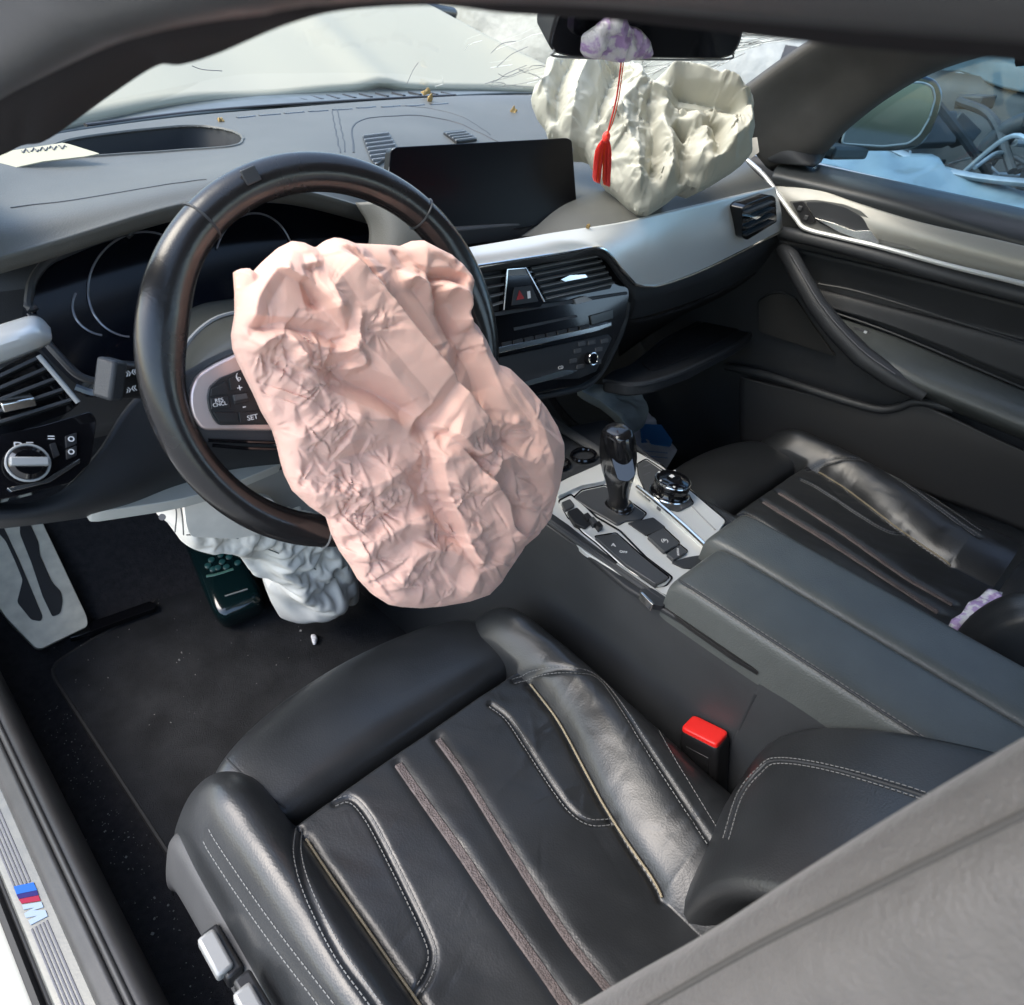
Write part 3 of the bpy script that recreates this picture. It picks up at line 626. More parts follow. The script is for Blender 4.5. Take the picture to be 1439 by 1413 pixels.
# foot rest with its rubber strips
FRn = nrm(A(0.05, -.66, .75)); fr0 = U(58, 912, z=.30); frp = (fr0, FRn)
plate('foot_rest', [(-30, 700), (40, 722), (56, 726), (122, 866), (124, 880), (58, 912), (50, 911), (10, 870), (-40, 800)], frp, PEDAL, car, h=.004, back=.012, r=6, bevel=.001)
FRP = bpy.data.objects['foot_rest']
plate('rubber_strip', [(28, 728), (38, 726), (54, 762), (56, 780), (73, 818), (86, 832), (88, 845), (85, 862), (74, 867), (60, 838), (44, 790), (28, 750)], frp, RUBBER, FRP, h=.007, back=.002, r=4)
plate('rubber_strip', [(-10, 740), (8, 760), (22, 790), (32, 815), (24, 846), (44, 871), (58, 873), (60, 866), (28, 790), (0, 730)], frp, RUBBER, FRP, h=.007, back=.002, r=4)
# debris on the carpet
r_ = np.random.RandomState(3); m = M()
for i in range(250):
    if i < 190: t = r_.rand(); p = A(-.655 + r_.normal(0, .013), .42 - .62 * t + r_.normal(0, .02), .267)
    else: p = A(r_.uniform(-.62, -.2), r_.uniform(.22, .52), .268 + .02)
    s = r_.uniform(.0002, .0006) * (2.4 if r_.rand() < .06 else 1)
    m.box(p, s * r_.uniform(.6, 1.3, 3), Matrix.Rotation(r_.uniform(0, 3), 3, Vector((r_.rand(), r_.rand(), r_.rand() + .1))).to_3x3())
o = m.build('glass_crumbs', CRUMB); tag(o, 'tiny glass crumbs scattered over the carpet beside the sill', None, kind='stuff')

# floor mat
mo = rnd([(66, 938), (120, 905), (215, 850), (260, 800), (560, 830), (640, 980), (560, 1260), (262, 1212), (240, 1205)], 26)
mo = UP(mo, z=.283)
fm = thing('floor_mat', 'charcoal pile floor mat with stitched edge in the driver footwell', 'floor mat', (-.4, .2, .27))
mp = M().prism(mo, A(0, 0, 1), -.012, 0).build('mat_pile', MATF, fm, bevel=.003)
M().tube(mo + (0, 0, -.001), .0034, seg=6, closed=True).build('bound_edge', RUBBER, fm)
bs = plate('black_strip', [(95, 890), (100, 884), (210, 845), (219, 848), (217, 855), (112, 893), (98, 897)], (A(0, 0, .292), A(0, 0, 1)), GLOSS, None, h=.006, back=.004, r=1.5)
tag(bs, 'glossy black plastic strip lying across the front of the floor mat', 'plastic strip')
wf = cloth('white_fragment', [(436, 893), (443, 892), (447, 898), (444, 906), (440, 907), (438, 900)], (441, 899), (A(0, 0, .288), A(0, 0, 1)), .006, [], [], mat('white_chip', (.8, .8, .8), .5), nth=30, nr=8, back=.003)
tag(wf, 'small white broken fragment on the mat in front of the seat', 'fragment')
# ------------------------------------------------------------------ dashboard
db = thing('dashboard', 'dark soft-touch dashboard with black glass cluster, vents and satin silver trim', 'dashboard', (0, .35, .9))
D0 = RY([(-60, 226, .42), (60, 192, .52), (250, 165, .66), (400, 152, .70), (560, 140, .72), (700, 134, .71), (850, 140, .52), (1005, 180, .33)])
D1 = RY([(-60, 258, .30), (60, 232, .40), (250, 190, .53), (400, 175, .56), (550, 164, .57), (690, 165, .55), (845, 185, .40), (1020, 200, .26)])
D2 = RY([(-60, 290, .25), (60, 268, .30), (250, 226, .38), (400, 205, .40), (545, 205, .40), (685, 212, .38), (840, 240, .25), (1045, 225, .18)])
D3 = RY([(-60, 330, .195), (60, 305, .21), (250, 258, .235), (400, 234, .25), (550, 250, .285), (695, 280, .262), (850, 282, .14), (1065, 246, .11)])
D4 = RY([(-60, 376, .175), (60, 343, .18), (250, 287, .19), (400, 264, .20), (556, 304, .235), (700, 333, .19), (866, 313, .09), (1086, 263, .085)])
NU, NV = 330, 130
DG = patch([D0, D1, D2, D3, D4], NU, NV)
pu, pv = project(DG)
HUD = [(60, 212), (112, 194), (252, 178), (310, 181), (338, 190), (340, 200), (322, 207), (230, 214), (90, 223), (62, 226)]
HUDc = cr(HUD, 120, closed=True)
ins = inpoly(pu, pv, HUDc)
keep = ~(ins[:-1, :-1] & ins[1:, :-1] & ins[:-1, 1:] & ins[1:, 1:])
m = M().grid(DG, keep=keep); top = m.build('top_pad', DASH, db, recalc=False, ang=60)
# crease line and cross seams pressed into the pad
def on_dash(u, v, lift=0.):
    i = np.argmin((pu - u) ** 2 + (pv - v) ** 2); j, k = divmod(i, NU); return DG[j, k] + (CAM - DG[j, k]) / np.linalg.norm(CAM - DG[j, k]) * lift
def on_dash_path(path, n=50, lift=.0005):
    q = cr(path, n); P = np.array([on_dash(a, b, lift) for a, b in q])
    for _ in range(4): P[1:-1] = (P[:-2] + 2 * P[1:-1] + P[2:]) / 4
    return P
for path in ([(466, 155), (472, 185), (478, 215)], [(474, 154), (480, 184), (486, 214)], [(552, 148), (600, 152), (650, 165), (690, 190)], [(15, 292), (120, 279), (220, 262), (290, 252)]):
    M().tube(on_dash_path(path), .0011, seg=6, flat=.6).build('pad_seam', PLAST, top)
P = on_dash_path([(497, 215), (495, 185), (502, 172), (530, 165), (590, 163), (640, 172), (670, 185), (700, 200)], 70)
M().tube(P, .0016, seg=6, flat=.6).build('speaker_surround', PLAST, top)
# HUD well: a real recess
rim = np.array([on_dash(a, b) for a, b in HUDc])
for _ in range(3): rim = (np.roll(rim, 1, 0) + 2 * rim + np.roll(rim, -1, 0)) / 4
cen = rim.mean(0)
m = M(); R = [rim + (0, 0, .001), rim * .985 + cen * .015 - (0, 0, .012), rim * .93 + cen * .07 - (0, 0, .045), rim * .5 + cen * .5 - (0, -.01, .06), rim * .02 + cen * .98 - (0, -.01, .06)]
m.grid(np.array(R), cu=True); hw = m.build('display_well', PLAST2, db)
M().tube(rim, .0022, seg=6, closed=True).build('well_rim', DASH, hw)
# defroster slots along the glass
for i in range(9):
    u0 = 332 + i * 34
    f = lambda u: 167 - (u - 330) * .093 + ((u - 330) / 100) ** 2 * .85
    M().tube([on_dash(u0 + k, f(u0 + k) - 1, .001) for k in (0, 12, 26)], .0034, seg=6, flat=.35).build('defroster_slot', GLOSS, top)
# speaker grilles
def dplane(px, h=0): 
    p = [on_dash(*q) for q in px]; return pl3(p[0], p[1], p[2])
for px, n in (([(509, 190), (546, 185), (559, 207), (556, 212), (528, 232), (520, 222)], 8), ([(622, 185), (652, 182), (672, 195), (642, 199)], 4)):
    pl = dplane([px[0], px[1], px[-2]])
    g_ = plate('speaker_grille', px, pl, BTN, db, h=.0035, back=.006, r=3)
    O = np.array(px, float)
    ys = np.linspace(O[:, 1].min() + 3, O[:, 1].max() - 3, n)
    for y in ys:
        xs = [x for x in np.arange(O[:, 0].min(), O[:, 0].max(), .5) if inpoly(np.array([x]), np.array([y + (O[:, 0].mean() - x) * .12]), px)[0]]
        if len(xs) > 4:
            a, b = xs[0] + 1, xs[-1] - 1; c0 = O[:, 0].mean()
            M().tube([U(a, y + (c0 - a) * .12, pl=shift(pl, .005)), U(b, y + (c0 - b) * .12, pl=shift(pl, .005))], .0011, seg=6).build('grille_bar', TRIMG, g_)
# front face of the hood over the cluster and cluster glass
lipD = D4
G2 = patch([D4[:5], D4[:5] + (0, .015, -.018), D4[:5] + (0, .07, -.022), D4[:5] + (0, .14, -.03)], 80, 14)
M().grid(G2).build('cluster_hood', DASH, db, solid=.003)
CL = pl3(U(120, 560, y=.17), U(60, 400, y=.235), U(520, 300, y=.27))
o = [(38, 430), (44, 395), (64, 368), (130, 340), (300, 290), (450, 270), (530, 268), (556, 300), (552, 350), (480, 470), (320, 470), (240, 480), (180, 545), (120, 530), (70, 480)]
cl = plate('instrument_cluster', o, CL, CLUSTER, db, h=.004, back=.04, r=18)
M().tube(UP(rnd([(38, 440), (44, 395), (64, 368), (130, 340), (190, 322)], 15), pl=shift(CL, .01)), .004, seg=8).build('cluster_bezel', PLAST, cl)
M().tube(UP(rnd([(38, 440), (66, 482), (110, 530), (180, 548)], 15), pl=shift(CL, .008)), .004, seg=8).build('cluster_bezel', PLAST, cl)
def ring(c, rx, ry, a0, a1, r=.0011, tilt=0.):
    t = np.radians(np.linspace(a0, a1, 60)); return M().tube(UP([(c[0] + rx * math.cos(a) + tilt * math.sin(a), c[1] + ry * math.sin(a)) for a in t], pl=shift(CL, .006)), r, seg=6)
ring((196, 400), 72, 74, 95, 330, tilt=-8).build('gauge_ring', RING, cl)
ring((152, 430), 50, 42, 100, 205).build('gauge_ring', RING, cl)
ring((358, 372), 56, 72, 198, 345).build('gauge_ring', RING, cl)
# right cheek beside the cluster and body behind everything
G = patch([RY([(500, 285, .21), (520, 330, .19), (500, 420, .17)]), RY([(560, 285, .17), (566, 340, .15), (560, 440, .13)]), RY([(640, 320, .14), (650, 345, .13), (655, 400, .12)])], 20, 20)
M().grid(G).build('cluster_cheek', DASH, db, solid=.004)
M().box((0, .50, .87), (.68, .20, .115)).build('dash_core', PLAST2, db, bevel=.03)
# driver side: silver end, vent, light switch panel
LP = pl3(U(15, 560, y=.105), U(110, 560, y=.10), U(60, 700, y=.055))
G = patch([RY([(-60, 480, .14), (15, 455, .15), (50, 447, .15), (68, 462, .155)]), RY([(-60, 505, .12), (15, 478, .125), (50, 470, .13), (70, 475, .14)]), RY([(-60, 530, .125), (15, 504, .13), (50, 490, .135), (66, 482, .145)])], 24, 12)
M().grid(G).build('silver_end_trim', SILVER, db, solid=.004)
lv = plate('driver_vent', [(-40, 540), (12, 512), (52, 492), (66, 502), (114, 566), (96, 580), (10, 612), (-40, 620)], shift(LP, -.012), GLOSS, db, h=.002, back=.05, r=6)
for i in range(5):
    t = i / 4; a = (-40, 548 + t * 58); b = (56 + t * 44, 502 + t * 60)
    q0, q1 = U(*a, pl=LP), U(*b, pl=LP); ax = nrm(q1 - q0); nn = LP[1]; up = np.cross(nn, ax)
    M().box((q0 + q1) / 2 - nn * .006, (np.linalg.norm(q1 - q0) / 2, .008, .0014), np.array([ax, nn, up])).build('vent_slat', PLAST, lv, bevel=.0005)
M().tube(UP([(54, 500), (110, 566)], pl=shift(LP, .003)), .0022, seg=8).build('vent_edge', TRIMG, lv)
M().box(U(24, 566, pl=shift(LP, .002)), (.012, .006, .004)).build('vent_tab', CHROME, lv, bevel=.001)
lsp = plate('light_switch_panel', [(-40, 620), (60, 598), (128, 578), (136, 590), (128, 650), (100, 678), (15, 700), (-40, 710)], shift(LP, -.004), GLOSS, db, h=.004, back=.03, r=8)
plate('switch_strip', [(10, 686), (60, 676), (112, 645), (113, 650), (70, 678), (16, 691)], LP, CHROME, lsp, h=.004, r=1.5)
kc = U(38, 652, pl=shift(LP, .004)); ax1 = nrm(U(60, 652, pl=LP) - U(38, 652, pl=LP)); ax2 = np.cross(LP[1], ax1)
kn = M().loft(np.array([[kc + LP[1] * h + r * (ax1 * math.cos(a) + ax2 * math.sin(a)) for a in np.linspace(0, 2 * np.pi, 28, endpoint=False)] for h, r in ((-.004, .0145), (.006, .0145), (.008, .0135), (.011, .0105), (.0115, .0103))])).build('light_knob', GLOSS, lsp)
M().box(kc + LP[1] * .013, (.0130, .0035, .004), np.array([ax1, ax2, LP[1]])).build('knob_grip', TRIMG, kn, bevel=.001)
M().tube([kc + LP[1] * .006 + .0150 * (ax1 * math.cos(a) + ax2 * math.sin(a)) for a in np.linspace(0, 2 * np.pi, 28, endpoint=False)], .0011, seg=6, closed=True).build('knob_ring', TRIMG, kn)
for px in ([(70, 624), (78, 622), (84, 640), (76, 644)], [(92, 613), (108, 608), (108, 624), (93, 630)], [(93, 632), (108, 626), (108, 640), (94, 646)]):
    plate('switch_button', px, LP, BTN, lsp, h=.003, r=1.5)
for (u, v, s) in ((72, 616, '='), (100, 616, 'o'), (100, 634, 'o'), (26, 628, 'D'), (42, 625, '=')):
    txt('switch_mark', s, U(u, v, pl=shift(LP, .0034)), ax1, ax2 if ax2[2] > 0 else -ax2, .010, MARK, lsp)
# knee panel below the column
G = patch([RY([(-60, 712, .08), (60, 705, .08), (135, 640, .10), (190, 560, .13), (300, 470, .14), (440, 470, .14)]), RY([(-60, 730, .06), (60, 722, .07), (170, 690, .09), (240, 650, .11), (330, 620, .12), (470, 600, .12)]), RY([(-60, 745, .12), (60, 732, .13), (170, 715, .14), (250, 690, .15), (340, 660, .15), (480, 660, .15)])], 50, 30)
M().grid(G).build('knee_panel', PLAST2, db, solid=.006)
# steering column shroud and stalk
SHP = RY([(252, 520, .09), (262, 485, .12), (300, 452, .14), (350, 440, .15), (430, 430, .15)]); SHQ = RY([(270, 545, .05), (300, 520, .06), (345, 500, .06), (400, 490, .06), (450, 485, .06)])
M().grid(patch([SHP + (0, .04, 0), SHP, (SHP + SHQ) / 2 + (0, -.01, .008), SHQ, SHQ + (0, .01, -.06)], 30, 24)).build('column_shroud', mat('shroud_plastic', (.05, .052, .046), .4, spec=.45, var=.1), db, solid=.004)
M().tube(cr(SHP, 20) + (0, -.004, .004), .0022, seg=6).build('shroud_edge', TRIMG, db)
st0, st1 = U(205, 535, y=.075), U(160, 533, y=.06)
axs = nrm(st0 - st1); nn = nrm(np.cross(axs, (0, 0, 1))); upv = np.cross(nn, axs)
nn = -nn if nn[1] > 0 else nn; upv = np.cross(nn, axs); upv = upv if upv[2] > 0 else -upv
stk = M().box((st0 + st1) / 2, (np.linalg.norm(st0 - st1) / 2 + .01, .008, .0155), np.array([axs, nn, upv])).build('indicator_stalk', BTN, db, bevel=.004)
M().box(st1 - axs * .004, (.0075, .0095, .017), np.array([axs, nn, upv])).build('stalk_tip', PLAST, stk, bevel=.003)
M().tube(RY([(105, 545, .09), (130, 553, .085), (160, 552, .075)]), .004, seg=8, n=12).build('stalk_arm', GLOSS, stk)
for v in (523, 546): txt('stalk_mark', '»«', U(184, v, y=.055), (1, .1, 0), (0, .2, 1), .010, MARK, stk)

# centre display
SP = pl3(U(556, 209, y=.215), U(801, 196, y=.195), U(811, 308, y=.165))
sc = plate('centre_display', [(549, 212), (556, 207), (798, 194), (804, 198), (812, 304), (807, 310), (664, 332), (600, 340), (536, 346)], SP, SCREEN, db, h=.004, back=.009, r=4, bevel=.0012)
M().tube(UP(rnd([(545, 250), (551, 209), (800, 195), (806, 215)], 5), pl=shift(SP, .003)), .0009, seg=6).build('display_edge', TRIMG, sc)
M().box(U(690, 320, y=.20), (.13, .03, .012)).build('display_foot', PLAST2, db, bevel=.003)
# centre stack
SN = nrm(A(-.14, -.92, .34)); ST = (U(760, 430, y=.095), SN)
o = [(600, 400), (640, 377), (671, 373), (791, 355), (839, 350), (856, 361), (884, 408), (884, 418), (878, 450), (864, 482), (845, 523), (815, 542), (742, 556), (640, 560), (590, 500)]
stack = plate('centre_stack', o, ST, GLOSS, db, h=0, back=.10, r=6, bevel=.001)
for name, quad, n in (('vent_recess', [(662, 372), (712, 372), (706, 436), (668, 442)], 5), ('vent_recess', [(744, 372), (836, 358), (862, 396), (858, 406), (768, 424)], 6)):
    rc_ = plate(name, quad, ST, PLAST2, stack, h=.0008, back=.0005, r=2)
    for i in range(n):
        t = (i + .6) / n
        if n == 5: a, b = (664 + 3 * t, 372 + 70 * t), (712 - 5 * t, 368 + 62 * t)
        else: a, b = (742 + 24 * t, 374 + 50 * t), (836 + 26 * t, 356 + 46 * t)
        q0, q1 = U(*a, pl=shift(ST, .004)), U(*b, pl=shift(ST, .004)); ax = nrm(q1 - q0); up = np.cross(SN, ax)
        M().box((q0 + q1) / 2, (np.linalg.norm(q1 - q0) / 2, .0055, .0013), np.array([ax, nrm(SN + up * .35), nrm(np.cross(ax, nrm(SN + up * .35)))])).build('vent_slat', SLAT, rc_, bevel=.0004); M().tube([q0 + SN * .005, q1 + SN * .005], .0006, seg=5).build('slat_edge', TRIMG, rc_)
plate('vent_tab', [(788, 393), (801, 387), (823, 386), (826, 390), (794, 396)], ST, CHROME, stack, h=.012, back=-.006, r=1)
hz = plate('hazard_block', [(708, 437), (712, 381), (717, 377), (736, 376), (741, 380), (766, 424), (759, 432)], ST, GLOSS, stack, h=.013, back=0, r=2, bevel=.0012)
M().tube(UP([(708, 436), (713, 379), (739, 377), (765, 424)], pl=shift(ST, .0135)), .0012, seg=6).build('hazard_edge', CHROME, hz)
plate('hazard_cap', [(713, 388), (716, 379), (738, 378), (742, 387)], ST, TRIMG, hz, h=.0146, back=-.012, r=1.5)
plate('hazard_button', [(719, 430), (723, 404), (747, 401), (757, 424)], ST, BTN, hz, h=.0146, back=-.012, r=1.5)
plate('hazard_triangle', [(726, 422), (730, 408), (737, 420)], shift(ST, .0146), mat('dull_red', (.25, .01, .01), .4), hz, h=.0006, back=0, r=0, bevel=0)
plate('lock_mark', [(741, 410), (745, 409), (746, 419), (742, 420)], shift(ST, .0146), MARK, hz, h=.0006, back=0, r=0, bevel=0)
plate('vent_frame', [(672, 443), (766, 427), (882, 410), (882, 414), (766, 433), (673, 449)], ST, PLAST, stack, h=.004, back=0, r=1)
plate('vent_wheel', [(807, 421), (823, 416), (833, 422), (810, 428)], ST, TRIMG, stack, h=.006, back=0, r=1)
plate('disc_slot', [(722, 461), (810, 443), (812, 446), (723, 465)], ST, PLAST, stack, h=.0015, back=0, r=0, bevel=0)
plate('climate_display', [(830, 444), (862, 435), (862, 448), (832, 457)], ST, mat('climate_glass', (.03, .035, .036), .15), stack, h=.003, back=0, r=1)
for i in range(8): plate('climate_button', [(706 + i * 15.5, 482 - i * 3.3), (719 + i * 15.5, 479 - i * 3.3), (720 + i * 15.5, 484 - i * 3.3), (707 + i * 15.5, 487 - i * 3.3)], ST, BTN, stack, h=.003, back=0, r=.8)
plate('silver_bar', [(690, 491), (839, 459), (859, 453), (860, 458), (838, 466), (692, 499)], ST, CHROME, stack, h=.006, back=0, r=1)
plate('silver_bar', [(690, 552), (737, 537), (790, 521), (812, 521), (800, 527), (740, 543), (694, 558)], ST, CHROME, stack, h=.007, back=0, r=1.2)
plate('radio_face', [(700, 503), (855, 470), (860, 476), (838, 522), (815, 532), (735, 536), (700, 540)], ST, BTN, stack, h=.0015, back=0, r=2)
kc = U(826, 504, pl=ST); e1 = nrm(np.cross(SN, (0, 0, 1))); e2 = np.cross(SN, e1)
kn = M().loft(np.array([[kc + SN * h + r * (e1 * math.cos(a) + e2 * math.sin(a)) for a in np.linspace(0, 2 * np.pi, 24, endpoint=False)] for h, r in ((.0, .0095), (.012, .009), (.0135, .0075))])).build('volume_knob', GLOSS, stack)
M().tube([kc + SN * .0125 + .009 * (e1 * math.cos(a) + e2 * math.sin(a)) for a in np.linspace(0, 2 * np.pi, 24, endpoint=False)], .0011, seg=6, closed=True).build('knob_ring', CHROME, kn)
for (u, v) in ((812, 494), (816, 516), (842, 492), (840, 510), (850, 480), (806, 508), (832, 482), (818, 484)):
    plate('radio_button', [(u - 5, v - 2.5), (u + 5, v - 4.5), (u + 5, v + 1.5), (u - 5, v + 3.5)], ST, BTNGREY, stack, h=.003, back=0, r=.8)
txt('radio_mark', 'CD', U(788, 517, pl=shift(ST, .0022)), -e1 if e1[0] < 0 else e1, (0, .3, 1), .007, MARK, stack)
# satin silver trim across the passenger side
TT = RY([(640, 352, .13), (700, 342, .125), (780, 328, .11), (866, 314, .09), (930, 299, .082), (1000, 283, .08), (1050, 271, .08), (1088, 263, .08)])
TM = RY([(640, 364, .118), (700, 355, .11), (780, 341, .092), (862, 332, .07), (916, 345, .058), (990, 326, .056), (1046, 308, .058), (1092, 293, .066)])
TB = RY([(648, 377, .115), (700, 369, .105), (780, 356, .088), (846, 348, .072), (904, 399, .062), (985, 379, .058), (1045, 350, .06), (1099, 324, .068)])
bot = np.concatenate([cr(RY([(640, 378, .115), (668, 374, .11), (791, 355, .088), (838, 348, .072), (856, 358, .067), (872, 378, .063), (888, 396, .061)]), 60), cr(RY([(891, 399, .061), (905, 402, .061), (930, 400, .060), (985, 380, .058), (1045, 351, .06), (1099, 324, .068)]), 50)])
G = np.array([cr(TT, 110), cr(TM, 110), bot]); G[1] = .5 * (G[0] + G[2]) + (G[1] - .5 * (G[0] + G[2])) * .0 + A(0, -.003, .002)
G = cr(G, 24)
st_ = M().grid(G).build('silver_trim', SILVER, db, solid=.003)
M().tube(bot + (0, -.002, 0), .0023, seg=8).build('trim_edge', CHROME, st_)
low = cr(RY([(640, 384, .125), (700, 378, .115), (800, 362, .09), (845, 358, .08), (872, 390, .075), (890, 418, .075), (905, 421, .075), (985, 398, .075), (1050, 370, .078), (1104, 340, .085)]), 110)
low2 = cr(RY([(640, 390, .14), (700, 384, .14), (800, 368, .12), (845, 366, .11), (868, 400, .10), (884, 440, .095), (900, 445, .095), (985, 418, .10), (1050, 388, .10), (1108, 356, .11)]), 110)
M().grid(np.array([bot + (0, .004, -.001), low, low2, low2 + (0, .1, -.03)])).build('lower_edge', PLAST, db, solid=.003)
M().tube(RY([(884, 412, .09), (876, 455, .085), (862, 490, .08), (840, 528, .08), (812, 546, .08), (742, 560, .08)]), .006, n=40, seg=8).build('stack_edge', PLAST, db)
PV = pl3(U(1045, 292, y=.062), U(1088, 275, y=.066), U(1088, 318, y=.064))
pv_ = plate('passenger_vent', [(1043, 293), (1049, 287), (1084, 274), (1090, 278), (1092, 312), (1050, 338), (1043, 334)], PV, GLOSS, db, h=.011, back=.02, r=3)
for i in range(4):
    t = (i + .5) / 4; q0, q1 = U(1046, 294 + 42 * t, pl=shift(PV, .014)), U(1086, 279 + 36 * t, pl=shift(PV, .014)); ax = nrm(q1 - q0); up = np.cross(PV[1], ax)
    M().box((q0 + q1) / 2, (np.linalg.norm(q1 - q0) / 2, .004, .0015), np.array([ax, PV[1], up])).build('vent_slat', PLAST, pv_, bevel=.0004)
plate('vent_tab', [(1056, 306), (1064, 304), (1070, 305), (1063, 309)], PV, CHROME, pv_, h=.022, back=-.010, r=1)
# open glove box
GP = pl3(U(888, 528, y=.06), U(1060, 462, y=.09), U(1030, 436, y=.22))
gl = plate('glove_box_lid', [(886, 512), (930, 475), (1012, 434), (1048, 439), (1066, 455), (1058, 468), (1036, 484), (970, 518), (918, 537), (884, 541), (846, 534), (856, 522)], GP, PLAST2, db, h=0, back=.022, r=10, bevel=.004)
M().tube(UP([(1064, 458), (1036, 484), (970, 518), (918, 537), (884, 541), (848, 535)], pl=shift(GP, -.003)), .005, seg=8, n=40).build('lid_edge', PLAST, gl)
plate('lid_liner', [(900, 508), (935, 480), (1014, 441), (1040, 444), (1050, 454), (1030, 470), (960, 505), (915, 522)], GP, CARPET, gl, h=.002, back=0, r=8)
G = patch([RY([(870, 440, .11), (900, 450, .10), (990, 420, .10), (1110, 358, .11)]), RY([(870, 500, .30), (930, 460, .30), (1010, 425, .30), (1110, 400, .30)])], 20, 8)
M().grid(G).build('glove_box_cavity', CARPET, db, solid=.004)
txt('lid_badge', 'o', U(917, 434, y=.12), (1, 0, 0), (0, 0, 1), .01, MARK, db)

# paper note and dry leaves lying on the dashboard
pn = np.array([on_dash(a, b, .006) for a, b in cr([(-60, 232), (15, 212), (90, 202), (108, 204), (138, 216), (80, 224), (15, 238), (-60, 262)], 40, closed=True)])
t = thing('paper_note', 'cream sheet of paper with faint handwriting lying at the windscreen corner', 'paper', pn.mean(0))
P5 = (on_dash(15, 225, .012), nrm(A(-.1, -.25, 1)))
plate('paper_sheet', [(-60, 228), (15, 212), (88, 201), (98, 203), (140, 216), (120, 220), (60, 227), (15, 237), (-60, 256)], P5, PAPER, t, h=0, back=.0012, r=1.5, bevel=0)
m = M()
for k in range(5): m.tube(UP([(30 + k * 13 + q * 2.2, 212 - k * 1.3 + 2.6 * math.sin(q * 1.7 + k)) for q in range(6)], pl=shift(P5, .0006)), .0006, seg=4, n=20)
m.build('handwriting', INK, t)
LV = [(311, 170, 7), (598, 131, 8), (722, 157, 6), (826, 320, 4), (604, 142, 5)]
lab = ['curled dry leaf on the dashboard beside the display well', 'twisted dry leaf stalk at the foot of the windscreen', 'small yellow leaf crumb on the dash right of the grilles', 'tan leaf crumb on the silver trim below the display', 'thin leaf blade beneath the leaf stalk at the glass']
for i, (u, v, s) in enumerate(LV):
    pl = (on_dash(u, v, .006) if v != 320 else U(826, 320, y=.098), nrm(CAM - on_dash(u, v)) * .4 + A(0, 0, .6)); pl = (pl[0], nrm(pl[1]))
    a = i * 1.3; o = [(u + s * math.cos(q + a) * (1 if k % 2 else .55), v + s * .55 * math.sin(q + a) * (1 if k % 2 else .6)) for k, q in enumerate(np.linspace(0, 2 * np.pi, 9, endpoint=False))]
    l = cloth('dry_leaf', o, (u, v), pl, .004, [], [(i + 3, 14, .004, 2, 6, (u - s, v - s, u + s, v + s))], LEAF, nth=40, nr=10, back=.001)
    tag(l, lab[i], 'leaf', 'dry leaf bits on the dashboard')
# ------------------------------------------------------------------ steering wheel
WC = CAM + A(.3562, .5282, -.2847); WN = nrm(A(-.0964, -.932, .349))
WU = nrm(np.cross(WN, (0, 0, 1))); WU = -WU if WU[0] < 0 else WU
WV = np.cross(WN, WU); WV = WV if WV[2] > 0 else -WV
WPL = (WC, WN)
def wp(a, b, h=0.): return WC + WU * a + WV * b + WN * h
def wab(u, v, h=0.): q = U(u, v, pl=shift(WPL, h)) - WC; return q.dot(WU), q.dot(WV)
sw = thing('steering_wheel', 'black leather three-spoke steering wheel with a pinkish silver button frame', 'steering wheel', WC)
th = np.linspace(0, 2 * np.pi, 160, endpoint=False); ps = np.linspace(0, 2 * np.pi, 24, endpoint=False)
RIMG = []
for a in th:
    dg = math.degrees(a) % 360
    grip = sum(math.exp(-((dg - c + 180) % 360 - 180) ** 2 / (2 * s * s)) for c, s in ((160, 13), (20, 13)))
    r_o = .0165; row = []
    for q in ps:
        inn_ = max(0., -math.cos(q))
        rr = r_o * (1 + .45 * grip * inn_ ** 2)
        row.append(wp((.1685 + rr * math.cos(q)) * math.cos(a), (.1685 + rr * math.cos(q)) * math.sin(a), rr * .98 * math.sin(q)))
    RIMG.append(row)
rim_o = M().grid(np.array(RIMG), cu=True, cv=True).build('rim', RIM, sw)
def seam(deg, r=.0171):
    a = math.radians(deg); er = (math.cos(a), math.sin(a))
    return [wp((.1685 + r * math.cos(q)) * er[0], (.1685 + r * math.cos(q)) * er[1], r * math.sin(q) * .95) for q in ps]
for d in (129, 51, 251, 289): M().tube(seam(d), .0011, seg=6, closed=True).build('rim_seam', PLAST if d < 200 else THREAD, rim_o)
a_, b_ = wab(352, 247, .015); M().box(wp(a_, b_, .0155), (.007, .006, .0015), np.array([WU * .94 + WV * .34, WV * .94 - WU * .34, WN])).build('rim_tab', PLAST, rim_o, bevel=.001)
